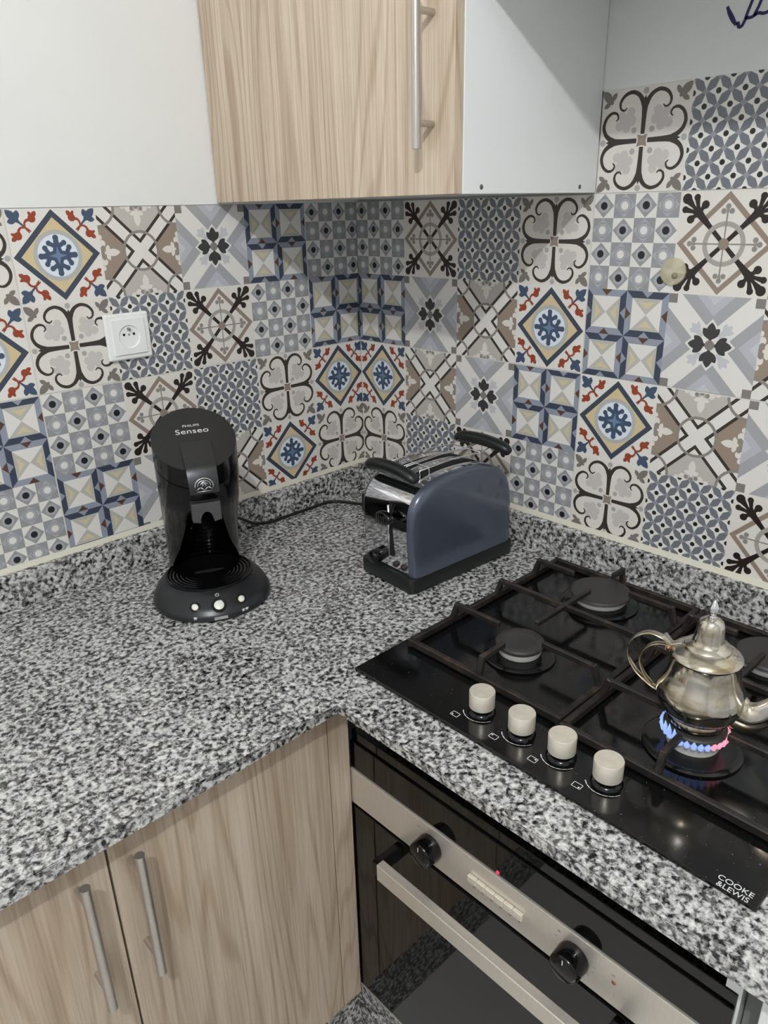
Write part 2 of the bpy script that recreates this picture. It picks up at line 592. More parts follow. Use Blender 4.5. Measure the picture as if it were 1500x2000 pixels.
def p_flower():
    o = []
    o.append((0, 'white', SQ))
    for k in range(4):
        o.append((1, 'grey', rot([(-.36, H), (0, .14), (.36, H)], k)))
        o.append((2, 'grey2', rot([(-.2, H), (0, .30), (.2, H)], k)))
        o.append((3, 'lg', rot([(-.09, H), (0, .41), (.09, H)], k)))
        o.append((3, 'white', rot([(-.15, .13), (-.06, .2), (0, .27), (.06, .2), (.15, .13), (0, 0)], k)))
        o.append((3, 'sq', rot([(H, H), (.405, H), (.405, .405), (H, .405)], k)))
        o.append((4, 'lg', rot(leaf((.085, .085), (.215, .215), .075), k)))
        o.append((4, 'lg', rot(leaf((.13, .13), (.235, .15), .05), k)))
        o.append((4, 'lg', rot(leaf((.13, .13), (.15, .235), .05), k)))
        o.append((5, 'coal', rot(leaf((0, .05), (0, .235), .1), k)))
        o.append((5, 'coal', rot(leaf((0, .065), (.088, .175), .075), k)))
        o.append((5, 'coal', rot(leaf((0, .065), (-.088, .175), .075), k)))
    o.append((6, 'sq', disc((0, 0), .052, 18)))
    return o

def p_blue():
    o = [(0, 'steel', SQ)]
    for qx, qy, A in ((-.25, .25, 1), (.25, .25, 0), (-.25, -.25, 0), (.25, -.25, 1)):
        T = lambda p: [(qx + x, qy + y) for x, y in p]
        a, b = .175, .25
        for k in range(4):          # k=0 top, 1 left, 2 bottom, 3 right
            tb = (k % 2 == 0)
            lightside = (tb == bool(A))
            o.append((1, 'steel' if lightside else 'navy', T(rot([(-b, b), (-a, a), (a, a), (b, b)], k))))
            o.append((2, 'brown' if lightside else 'steel', T(rot([(-.068, b), (0, a + .008), (.068, b)], k))))
            white = (tb == bool(A))
            o.append((1, 'white' if white else 'stone', T(rot([(-a, a), (0, 0), (a, a)], k))))
            if not white:
                o.append((2, 'yel', T(rot([(-.095, a - .03), (0, .062), (.095, a - .03), (0, a - .045)], k))))
    return o

def p_check():
    o = []
    s = .25
    for i in range(4):
        for j in range(4):
            cx, cy = -H + s * (i + .5), H - s * (j + .5)
            T = lambda r: [(cx + r, cy), (cx, cy + r), (cx - r, cy), (cx, cy - r)]
            q = [(cx - s / 2, cy - s / 2), (cx + s / 2, cy - s / 2), (cx + s / 2, cy + s / 2), (cx - s / 2, cy + s / 2)]
            if (i + j) % 2 == 0:
                o += [(0, 'white', q), (1, 'ch1', T(.122)), (2, 'ch2', disc((cx, cy), .07, 16)), (3, 'blk', disc((cx, cy), .042, 14))]
            else:
                o += [(0, 'ch1', q), (1, 'ch2', T(.122)), (2, 'ch1', disc((cx, cy), .082, 18)), (3, 'ch2', disc((cx, cy), .068, 16)), (4, 'white', disc((cx, cy), .042, 14))]
    return o

def p_wheel():
    o = [(0, 'cream', SQ)]
    d = lambda r: [(r, 0), (0, r), (-r, 0), (0, -r)]
    o += [(1, 'mid', d(.49)), (2, 'cream', d(.418))]
    for k in range(4):
        o += [(3, 'umber', rot(q, k)) for q in stroke([(.02, .02), (.17, .17), (.24, .24), (.3, .3)], [.042, .05, .065, .085])]
        for end, w in (((.428, .428), .1), ((.325, .438), .066), ((.232, .37), .08), ((.438, .325), .066), ((.37, .232), .08)):
            st = (.27, .27)
            mx = (st[0] * .55 + end[0] * .45 + .012, st[1] * .55 + end[1] * .45 + .012)
            o += [(3, 'umber', rot(q, k)) for q in stroke([st, mx, end], [.036, .036, w * .86])]
            o.append((3, 'umber', rot(disc(end, w / 2, 14), k)))
        o += [(5, 'tref', rot(q, k)) for q in stroke([(0, 0), (0, .3)], [.012, .016])]
        o += [(5, 'tref', rot(disc(c, .027, 12), k)) for c in ((0, .352), (-.04, .308), (.04, .308))]
        o += [(5, 'tref', rot(q, k)) for q in stroke([(0, .29), (0, .34)], [.02, .03])]
    o += [(4.1, 'wring', q) for q in ringq((0, 0), .168, .215)]
    o.append((6, 'mid', disc((0, 0), .055, 18)))
    return o

def p_star():
    o = [(0, 'stg', SQ)]
    def star(c):
        r1, r2, w = .094, .104, .032
        return [(c[0] + r1, c[1]), (c[0] + w, c[1] + w), (c[0], c[1] + r2), (c[0] - w, c[1] + w), (c[0] - r1, c[1]), (c[0] - w, c[1] - w), (c[0], c[1] - r2), (c[0] + w, c[1] - w)]
    for i in range(-1, 5):
        for j in range(-1, 5):
            for c in ((-H + .25 * i, H - .125 - .25 * j), (-H + .125 + .25 * i, H - .25 * j)):
                o.append((2, 'white', star(c))); o.append((3, 'blk', disc(c, .027, 12)))
            c = (-H + .25 * i, H - .25 * j)
            for c in (c, (c[0] + .125, c[1] + .125)):
                o.append((1, 'stl', [(c[0] + .034, c[1]), (c[0], c[1] + .034), (c[0] - .034, c[1]), (c[0], c[1] - .034)]))
    return o

def p_curl():
    o = [(0, 'cream', SQ)]
    for k in range(4):
        for c in ((.21, .21), (.15, .27), (.27, .15), (.13, .19), (.19, .13), (.24, .25)):
            o.append((1, 'clov', rot(disc(c, .048, 14), k)))
        o.append((2, 'cdot', rot(disc((.1, .1), .03, 12), k)))
        o.append((2, 'cdot', rot(disc((0, .455), .032, 12), k)))
        pp, ww = smooth2([(0, .06), (0, .2), (0, .30), (0, .355)], [.045, .05, .064, .092])
        o += [(3, 'dk', rot(q, k)) for q in stroke(pp, ww)]
        o.append((3, 'dk', rot([(-.03, .345), (.03, .345), (0, .42)], k)))
        for s in (1, -1):
            pp, ww = smooth2([(.012, .33), (.04, .385), (.085, .432), (.155, .455), (.232, .43), (.278, .37), (.27, .312), (.228, .292), (.2, .315)], [.055, .047, .04, .036, .033, .029, .023, .018, .012])
            for q in stroke(pp, ww):
                o.append((3, 'dk', rot(q if s > 0 else mir(q), k)))
        o.append((3, 'fleur', rot(leaf((.365, .365), (.488, .488), .085), k)))
        o.append((3, 'fleur', rot(leaf((.385, .385), (.33, .468), .05), k)))
        o.append((3, 'fleur', rot(leaf((.385, .385), (.468, .33), .05), k)))
    a = .07
    o.append((4, 'white', [(-a, -a), (0, -a + .012), (a, -a), (a - .012, 0), (a, a), (0, a - .012), (-a, a), (-a + .012, 0)]))
    a = .058
    o.append((5, 'mid', [(-a, -a), (0, -a + .014), (a, -a), (a - .014, 0), (a, a), (0, a - .014), (-a, a), (-a + .014, 0)]))
    o.append((6, 'taupe', disc((0, 0), .028, 14)))
    return o

PAT = dict(diamond=p_diamond(), cross=p_cross(), flower=p_flower(), blue=p_blue(), check=p_check(), wheel=p_wheel(), star=p_star(), curl=p_curl())
PLABEL = dict(diamond='tile print of a blue snowflake medallion in an ochre diamond with rust corner sprays', cross='tile print of a white cross with dark edging over taupe triangles',
              flower='tile print of a small charcoal flower on a white saltire with grey triangles', blue='tile print of four faceted pyramids in navy and steel blue frames',
              check='tile print of a grey and white checkerboard with dots', wheel='tile print of a ring wheel with dark leafy corners in a taupe diamond',
              star='tile print of small white four-pointed stars on grey', curl='tile print of a dark scrolled quatrefoil on cream')

def clip(poly, x0, x1, y0, y1):
    def half(p, ins, cut):
        out = []
        for i in range(len(p)):
            a, b = p[i - 1], p[i]
            ia, ib = ins(a), ins(b)
            if ia != ib:
                out.append(cut(a, b))
            if ib:
                out.append(b)
        return out
    def cx(v):
        return lambda a, b: (v, a[1] + (b[1] - a[1]) * (v - a[0]) / (b[0] - a[0]))
    def cy(v):
        return lambda a, b: (a[0] + (b[0] - a[0]) * (v - a[1]) / (b[1] - a[1]), v)
    for ins, cut in ((lambda p: p[0] >= x0, cx(x0)), (lambda p: p[0] <= x1, cx(x1)), (lambda p: p[1] >= y0, cy(y0)), (lambda p: p[1] <= y1, cy(y1))):
        if len(poly) < 3:
            return []
        poly = half(poly, ins, cut)
    return poly

TILE_CACHE = {}
def tile_mesh(pat, flip, x0, x1, y0, y1):
    """one printed square; local X across, Z up, face towards -Y; extents are fractions of the cell"""
    key = (pat, flip, x0, x1, y0, y1)
    if key in TILE_CACHE:
        return TILE_CACHE[key]
    vs, fs, ms = [], [], []
    used = {}
    def mi(k):
        return used.setdefault(k, len(used))
    same, dep, last = pat in ('check', 'star', 'blue'), 0.0, None
    for lay, c, poly in sorted(PAT[pat], key=lambda e: e[0]):
        if same:
            dep = lay * 0.00006
        elif lay != last or lay == int(lay):
            dep += 0.000006
        last = lay
        if flip:
            poly = [(-x, -y) for x, y in poly]
        p = clip(poly, x0, x1, y0, y1)
        if len(p) < 3:
            continue
        q = []
        for pt in p:
            if not q or (abs(pt[0] - q[-1][0]) + abs(pt[1] - q[-1][1])) > 1e-5:
                q.append(pt)
        if len(q) > 2 and (abs(q[0][0] - q[-1][0]) + abs(q[0][1] - q[-1][1])) < 1e-5:
            q.pop()
        ar = sum(q[i - 1][0] * q[i][1] - q[i][0] * q[i - 1][1] for i in range(len(q))) / 2
        if len(q) < 3 or abs(ar) < 1e-7:
            continue
        if ar < 0:
            q = q[::-1]
        b = len(vs)
        vs += [(x * C, -dep, y * C) for x, y in q]
        fs.append(list(range(b, b + len(q)))); ms.append(mi(c))
    b = len(vs)
    X0, X1, Y0, Y1, D = x0 * C, x1 * C, y0 * C, y1 * C, 0.0012
    vs += [(X0, 0, Y0), (X1, 0, Y0), (X1, 0, Y1), (X0, 0, Y1), (X0, D, Y0), (X1, D, Y0), (X1, D, Y1), (X0, D, Y1)]
    for f in ((0, 4, 5, 1), (1, 5, 6, 2), (2, 6, 7, 3), (3, 7, 4, 0), (4, 7, 6, 5)):
        fs.append([b + i for i in f]); ms.append(mi('white'))
    me = bpy.data.meshes.new('tile')
    me.from_pydata(vs, [], fs)
    for k in used:
        me.materials.append(tile_mat(k))
    me.polygons.foreach_set('material_index', ms)
    me.update()
    TILE_CACHE[key] = me
    return me

NORMAL = [['diamond', 'cross', 'flower', 'blue'], ['curl', 'star', 'wheel', 'check']]
def cell_of(turned, r, c):
    return (NORMAL[1 - r][3 - c], True) if turned else (NORMAL[r][c], False)

G = 0.0075    # half a grout joint as a fraction of the cell
def place_tile(wall, side, a, z, pat, flip, x0, x1, y0, y1):
    o = bpy.data.objects.new('tile', tile_mesh(pat, flip, round(x0, 4), round(x1, 4), round(y0, 4), round(y1, 4)))
    COL.objects.link(o)
    o.parent = wall
    o['label'] = PLABEL[pat]
    if side == 'L':
        o.location = (a, 0, z)
    else:
        o.location = (0, a, z)
        o.rotation_euler = (0, 0, -math.pi / 2)

W1, W2 = 0.966, 0.9968
for row in range(4):                                    # rows counted from the top edge down
    z = ZT + C * (1.5 - row)
    r = row % 2
    up = row < 2
    y0 = -H + (G if r == 1 else 0); y1 = H - (G if r == 0 else 0)
    # left wall: cut column at the corner, then whole 4 x 2 tiles going left
    p, fl = cell_of(up, r, 0)
    place_tile(wall_left, 'L', -(W1 - .5) * C, z, p, fl, -H + G, W1 - .5 - 0.004, y0, y1)
    for k in range(5):
        c = 3 - (k % 4)
        turned = (not up) if k < 4 else up
        p, fl = cell_of(turned, r, c)
        place_tile(wall_left, 'L', -(W1 + k + .5) * C, z, p, fl, -H + (G if c == 0 else 0), H - (G if c == 3 else 0), y0, y1)
    for k in range(8):
        c = k % 4
        p, fl = cell_of(up, r, c)
        place_tile(wall_right, 'R', -(W2 - .5 + k) * C, z, p, fl, -H + (G if c == 0 else 0), H - (G if c == 3 else 0), y0, y1)
for k in range(4, 8):                                   # the extra course above the hob
    p, fl = cell_of(False, 1, k % 4)
    place_tile(wall_right, 'R', -(W2 - .5 + k) * C, ZTOP + C / 2, p, fl, -H + (G if k == 4 else 0), H - (G if k == 7 else 0), -H + G, H)
box_obj('grout', [((-1.1, 0.0013, ZT - 2 * C), (0.0, WB, ZTOP))], GROUT, wall_left)
box_obj('grout', [((0.0013, -1.3, ZT - 2 * C), (WB, 0.0, ZTOP)), ((0.0013, -1.3, ZTOP), (WB, -0.6, ZTOP + C))], GROUT, wall_right)

# scribble in dark blue marker on the plaster above the tiles
INK = mat('blue marker ink', (34, 34, 92), rough=0.6)
def wallmark(name, pts, ws, m=INK):
    bm = bmesh.new()
    for q in stroke(pts, ws):
        bm.faces.new([bm.verts.new((-0.0016, y, z)) for y, z in q])
    return bm
bm = bmesh.new()
for pts, ws in (([(-.7845, 1.7955), (-.7885, 1.788), (-.795, 1.778), (-.8000, 1.7715)], [.002, .0055, .0058, .003]),
                ([(-.8000, 1.7725), (-.803, 1.7735), (-.8035, 1.769), (-.808, 1.769), (-.8115, 1.776), (-.813, 1.782), (-.818, 1.797), (-.824, 1.812)], [.0012, .0012, .0016, .0018, .0014, .0012, .0016, .0016]),
                ([(-.8115, 1.778), (-.820, 1.7775), (-.828, 1.781), (-.836, 1.7795), (-.845, 1.782)], [.001, .001, .0012, .0012, .0012]),
                ([(-.823, 1.779), (-.828, 1.79), (-.833, 1.806)], [.001, .0013, .0013])):
    pp, ww = smooth2(pts, ws, 4)
    for q in stroke(pp, ww):
        bm.faces.new([bm.verts.new((-0.0016, y, z)) for y, z in q])
o = obj('marker_scribble', bm, INK, wall_right); o['label'] = 'dark blue marker scribble on the white wall'

# ------------------------------------------------------------------ granite worktop with upstands
top = empty('granite_worktop', (-0.32, -0.32, 0.876))
tag(top, 'speckled grey granite corner worktop with low upstand along the tiled walls', 'worktop')
bm = bmesh.new()
tb = bmesh.new()
L = [(-1.75, 0.0), (-1.75, -0.634), (-0.631, -0.634), (-0.631, -1.75), (0.0, -1.75), (0.0, 0.0)]
A = [tb.verts.new((x, y, 0.876)) for x, y in L]; B = [tb.verts.new((x, y, 0.9)) for x, y in L]
tb.faces.new(A[::-1]); tb.faces.new(B)
for i in range(6):
    tb.faces.new([A[i], A[(i + 1) % 6], B[(i + 1) % 6], B[i]])
ed = [e for e in tb.edges if all(v.co.z > 0.89 for v in e.verts) and (all(abs(v.co.y + 0.634) < 1e-5 for v in e.verts) or all(abs(v.co.x + 0.631) < 1e-5 for v in e.verts))]
bmesh.ops.bevel(tb, geom=ed, offset=0.009, segments=4, affect='EDGES', profile=0.5)
merge(bm, tb)
obj('slab', bm, GRAN, top, auto=0.6)
bm = bmesh.new(); add_box(bm, (-1.75, -0.021, 0.9), (0.0, 0.0, 0.965), 0, 0.0015, 1); obj('upstand', bm, GRAN, top)
bm = bmesh.new(); add_box(bm, (-0.021, -1.75, 0.9), (0.0, -0.021, 0.965), 0, 0.0015, 1); obj('upstand', bm, GRAN, top)
bm = bmesh.new()
add_prism(bm, [(-0.009, 0.9651), (0.0, 0.9651), (0.0, 0.973), (-0.002, 0.9725)], 'X', -1.75, 0.0)
add_prism(bm, [(-0.009, 0.9651), (0.0, 0.9651), (0.0, 0.973), (-0.002, 0.9725)], 'Y', -1.75, 0.0)
o = obj('sealant_bead', bm, SEAL, top); o['label'] = 'yellowed sealant line between tiles and granite'

# ------------------------------------------------------------------ cabinets
def bar_handle(name, p0, p1, offset, m, parent, inset=0.03, r=0.006):
    """straight bar pull: p0-p1 axis of the bar, offset = vector from the bar to the door face"""
    bm = bmesh.new()
    p0, p1, off = Vector(p0), Vector(p1), Vector(offset)
    d = (p1 - p0).normalized()
    add_tube(bm, [p0, p1], r, 20)
    for q in (p0 + d * inset, p1 - d * inset):
        add_tube(bm, [q, q + off], r * 0.72, 14)
    return obj(name, bm, m, parent, auto=0.7)

# tall wall cabinet in the corner, door towards the room, white side towards the hob
wc = empty('wall_cabinet', (-0.18, -0.3, 1.565))
tag(wc, 'corner wall cabinet with pale oak door and white side panel above the tiles', 'cabinet')
bm = bmesh.new()
add_box(bm, (-0.336, -0.6, 1.565), (-0.002, -0.584, 2.3), 0, 0.0006, 1)
obj('side_panel', bm, MELA, wc)
bm = bmesh.new()
add_box(bm, (-0.336, -0.5838, 1.567), (-0.002, -0.003, 1.583)); add_box(bm, (-0.336, -0.5838, 2.284), (-0.002, -0.003, 2.3)); add_box(bm, (-0.012, -0.5838, 1.5832), (-0.002, -0.003, 2.2838))
add_box(bm, (-0.336, -0.019, 1.5832), (-0.0122, -0.003, 2.2838))
obj('carcass', bm, MELA, wc)
bm = bmesh.new()
add_box(bm, (-0.3555, -0.6, 1.565), (-0.3375, -0.004, 2.298), 0, 0.0008, 1)
dr = obj('door', bm, WOOD, wc)
bar_handle('handle', (-0.388, -0.562, 1.622), (-0.388, -0.562, 1.812), (0.0325, 0, 0), STEELV, dr, 0.031)
for x in (-0.2965, -0.049):
    bm = bmesh.new(); add_lathe(bm, [(0.0, -0.0006), (0.0034, -0.0006), (0.0036, 0.0)], 14, 0, (x, -0.6, 1.574), 'Y', cap=False)
    o = obj('screw_hole', bm, mat('dull screw hole', (96, 98, 100), rough=0.6), wc); o['label'] = 'small dark screw hole'

# shallow cabinet above the hob (out of frame; its front edge shades the white side panel)
hc = empty('bridge_cabinet', (-0.18, -0.9, 1.843))
tag(hc, 'white shallow wall cabinet above the hob, just above the picture', 'cabinet')
bm = bmesh.new(); add_box(bm, (-0.337, -1.2, 1.843), (-0.002, -0.602, 2.3)); obj('carcass', bm, MELA, hc)
bm = bmesh.new(); add_box(bm, (-0.3555, -1.2, 1.843), (-0.338, -0.602, 2.298)); obj('door', bm, WOOD, hc)

# base cabinet with two oak doors under the left worktop
bc = empty('base_cabinet', (-0.95, -0.3, 0.2))
tag(bc, 'pale oak base cabinet with two bar-handled doors under the granite, left of the oven', 'cabinet')
bm = bmesh.new(); add_box(bm, (-1.315, -0.5795, 0.2), (-0.597, -0.024, 0.872)); obj('carcass', bm, MELA, bc)
DZ0, DZ1 = 0.205, 0.870
for (x0, x1, hx) in ((-0.9695, -0.6262, -0.9445), (-1.314, -0.9725, -1.0115)):
    bm = bmesh.new(); add_box(bm, (x0, -0.598, DZ0), (x1, -0.580, DZ1), 0, 0.0007, 1)
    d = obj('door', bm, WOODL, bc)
    bar_handle('handle', (hx, -0.632, 0.635), (hx, -0.632, 0.838), (0, 0.034, 0), STEELV, d, 0.03, 0.0062)
bm = bmesh.new(); add_box(bm, (-0.6243, -0.598, DZ0), (-0.5845, -0.580, DZ1), 0, 0.0007, 1)
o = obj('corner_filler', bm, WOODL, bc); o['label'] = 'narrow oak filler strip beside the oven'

# white housing around the oven and the next unit on the right
oc = empty('oven_housing', (-0.3, -0.89, 0.2))
tag(oc, 'white melamine cabinet housing around the built-in oven', 'cabinet')
bm = bmesh.new(); add_box(bm, (-0.566, -0.6015, 0.2), (-0.05, -0.5935, 0.872)); obj('side_panel', bm, MELA, oc)
bm = bmesh.new(); add_box(bm, (-0.574, -1.198, 0.2), (-0.05, -1.1815, 0.872)); obj('side_panel', bm, MELA, oc)
bm = bmesh.new(); add_box(bm, (-0.549, -1.18, 0.2), (-0.05, -0.603, 0.216)); obj('bottom_panel', bm, MELA, oc)
bm = bmesh.new(); add_box(bm, (-0.056, -1.18, 0.217), (-0.05, -0.603, 0.872)); obj('back_panel', bm, DARKIN, oc)
nc = empty('base_cabinet', (-0.3, -1.5, 0.2))
tag(nc, 'white base unit at the bottom right corner, right of the oven', 'cabinet')
bm = bmesh.new(); add_box(bm, (-0.56, -1.74, 0.2), (-0.05, -1.2, 0.872)); obj('carcass', bm, mat('grey carcass', (120, 122, 118), rough=0.6), nc)
bm = bmesh.new(); add_box(bm, (-0.598, -1.74, 0.205), (-0.58, -1.2215, 0.868), 0, 0.0008, 1); obj('door', bm, MELA, nc)

# ------------------------------------------------------------------ built-in oven
ov = empty('built_in_oven', (-0.33, -0.892, 0.217))
tag(ov, 'black glass built-in electric oven with steel control strip under the hob', 'oven')
Y0, Y1 = -0.6025, -1.1805
bm = bmesh.new(); add_box(bm, (-0.557, Y1, 0.219), (-0.07, Y0, 0.79)); obj('body', bm, MATBLK, ov)
YF0, YF1 = -0.5945, -1.195
bm = bmesh.new(); add_box(bm, (-0.576, YF1, 0.7245), (-0.5575, YF0, 0.795), 0, 0.0015, 2); add_box(bm, (-0.5795, YF1, 0.7245), (-0.5761, YF0, 0.776), 0, 0.001, 2)
cp = obj('control_panel', bm, OGLASS, ov); cp['label'] = 'black glass upper control panel'
bm = bmesh.new(); add_box(bm, (-0.5825, YF1, 0.655), (-0.5575, YF0, 0.7235), 0, 0.0012, 2)
cs = obj('control_strip', bm, STEEL, ov); cs['label'] = 'brushed steel control strip'
for y in (-0.7725, -1.014):
    bm = bmesh.new()
    add_lathe(bm, [(0.0, -0.0278), (0.0165, -0.0275), (0.0190, -0.0262), (0.0202, -0.023), (0.0215, -0.004), (0.0205, -0.0002)], 36, 0, (-0.5827, y, 0.689), 'X')
    kn = obj('knob', bm, BPLAST, ov, auto=0.8)
    bm = bmesh.new()
    add_box(bm, (-0.6109, y - 0.0006, 0.699), (-0.6104, y + 0.0006, 0.7065))
    obj('pointer_mark', bm, PRINT, kn)
for i in range(6):
    y = -0.8455 - i * 0.0154
    bm = bmesh.new(); add_box(bm, (-0.5885, y - 0.0149, 0.6835), (-0.5827, y, 0.6955), 0, 0.0008, 1)
    obj('button', bm, KNOBM, ov)
bm = bmesh.new(); add_lathe(bm, [(0, -0.0012), (0.0018, -0.001), (0.0026, 0)], 14, 0, (-0.5797, -0.8905, 0.7285), 'X', cap=False)
o = obj('indicator_light', bm, LED, ov); o['label'] = 'tiny red indicator light'
# symbols beside the controls
bm = bmesh.new()
for y, z, w, h in ((-0.748, .71, .004, .003), (-0.752, .70, .003, .0012), (-0.742, .69, .003, .0012), (-.795, .708, .003, .003), (-.99, .711, .004, .003), (-.986, .70, .003, .001), (-1.037, .703, .004, .001), (-1.041, .694, .004, .001), (-1.04, .685, .003, .001), (-1.034, .676, .003, .001), (-1.066, .705, .004, .003)):
    add_box(bm, (-0.5828, y - w / 2, z - h / 2), (-0.58255, y + w / 2, z + h / 2))
for i in range(6):
    add_box(bm, (-0.5828, -0.8535 - i * .0154 - .002, 0.673), (-0.58255, -0.8535 - i * .0154 + .002, 0.677))
obj('control_symbols', bm, mat('grey symbols', (150, 142, 132), rough=0.6), cs)['kind'] = 'stuff'
bm = bmesh.new(); add_lathe(bm, [(0, -0.0002), (0.003, -0.0002), (0.003, 0)], 10, 0, (-0.58255, -1.0675, 0.694), 'X', cap=False)
o = obj('rust_spot', bm, mat('rust', (150, 92, 60), rough=0.8), cs)
bm = bmesh.new(); add_box(bm, (-0.5815, YF1, 0.224), (-0.5575, YF0, 0.6475), 0, 0.0016, 2)
dr = obj('door', bm, OGLASS, ov); dr['label'] = 'black glass oven door'
bm = bmesh.new(); add_box(bm, (-0.6365, -1.075, 0.6165), (-0.622, -0.711, 0.6465), 0, 0.0012, 1)
obj('handle', bm, STEEL, dr)
for y in (-0.705, -1.081):
    bm = bmesh.new(); add_box(bm, (-0.634, y - 0.006, 0.6185), (-0.5817, y + 0.006, 0.6445), 0, 0.001, 1); obj('handle_bracket', bm, BPLAST, dr)
bm = bmesh.new(); add_box(bm, (-0.5815, YF1, 0.2195), (-0.5575, YF0, 0.2225)); add_box(bm, (-0.5735, YF1, 0.203), (-0.5575, YF0, 0.2192), 0, 0.001, 1)
obj('bottom_trim', bm, STEEL, ov)

# ------------------------------------------------------------------ gas hob
HX0, HX1, HY0, HY1 = -0.566, -0.053, -0.598, -1.192
hob = empty('gas_hob', (-0.31, -0.895, 0.9))
tag(hob, 'black glass gas hob with four burners and iron pan supports set on the granite', 'hob')
ZG = 0.906
bm = bmesh.new(); add_box(bm, (HX0, HY1, 0.9004), (HX1, HY0, ZG), 0, 0.0014, 2)
gl = obj('glass_top', bm, BGLASS, hob)
# burners
BURN = [(-0.365, -0.755, 0.0365, 0.054), (-0.137, -0.755, 0.0495, 0.064), (-0.380, -1.037, 0.037, 0.060), (-0.137, -1.037, 0.046, 0.060)]
for i, (x, y, r, rb) in enumerate(BURN):
    b = empty('burner', (0, 0, 0)); b.parent = hob; b.location = Vector((x, y, ZG)) - hob.location
    up = 0.009 if i == 2 else 0.0
    bm = bmesh.new(); add_lathe(bm, [(0, 0.0002), (rb, 0.0002), (rb + .001, 0.003), (rb - .003, 0.0055), (rb - .008, 0.0050), (r + .004, 0.0062), (r * .8, 0.007), (0, 0.007)], 48)
    obj('burner_base', bm, mat('black enamel', (14, 14, 15), rough=0.18), b, world=False, auto=0.9)
    bm = bmesh.new(); add_lathe(bm, [(r * .82, 0.0072), (r * .86, 0.0072), (r * .87, 0.0072 + up), (r * .93, 0.012 + up), (r * .95, 0.0195 + up), (r * .8, 0.0195 + up)], 48, cap=False)
    obj('flame_ring', bm, CERAM, b, world=False, auto=0.9)
    bm = bmesh.new()
    pr = [(0, 0.019), (r * .98, 0.019), (r * 1.03, 0.0205), (r * 1.03, 0.0245), (r * .97, 0.0268), (r * .6, 0.0272), (r * .53, 0.0258), (0, 0.0262)] if r < 0.04 else [(0, 0.019), (r * .98, 0.019), (r * 1.04, 0.0205), (r * 1.03, 0.0235), (r * .97, 0.0258), (r * .9, 0.025), (0, 0.0262)]
    pr = [(a, c + up) for a, c in pr]
    add_lathe(bm, pr, 48); obj('burner_cap', bm, CAPM, b, world=False, auto=0.9)
    # igniter pin
    a = 0.9
    bm = bmesh.new(); add_lathe(bm, [(0.0028, 0.004), (0.0028, 0.017), (0.001, 0.0185), (0, 0.0185)], 10, 0, ((r + .006) * math.cos(a), (r + .006) * math.sin(a), 0)); obj('igniter', bm, CERAM, b, world=False)
    if i == 2:
        FL = mat('blue gas flame', (110, 145, 230), rough=1.0, emit=(175, 200, 255), estr=0.7, alpha=0.75)
        FP = mat('pink gas flame', (230, 120, 150), rough=1.0, emit=(245, 185, 205), estr=0.65, alpha=0.7)
        n = 30
        for cmat, lo_, hi_ in ((FL, 0, 360), (FP, 250, 330)):
            bm = bmesh.new()
            for k in range(n):
                an = 2 * math.pi * k / n
                dg_ = math.degrees(an)
                pink = 232 < dg_ < 318
                if pink != (cmat is FP):
                    continue
                hh = 0.0065 + 0.0025 * random.random() + (0.010 if 140 < dg_ < 175 else 0)
                d = Vector((math.cos(an), math.sin(an), 0))
                p = [d * (r * .94) + Vector((0, 0, 0.0145 + up)), d * (r * 1.02) + Vector((0, 0, 0.0165 + up)), d * (r * 1.07) + Vector((0, 0, 0.0175 + hh * .4 + up)), d * (r * 1.10) + Vector((0, 0, 0.0175 + hh + up))]
                add_tube(bm, p, [0.002, 0.0036, 0.003, 0.0004], 8)
            o = obj('flame', bm, cmat, b, world=False); o['label'] = 'small blue gas flames' if cmat is FL else 'pink tinged gas flames'; o['kind'] = 'stuff'
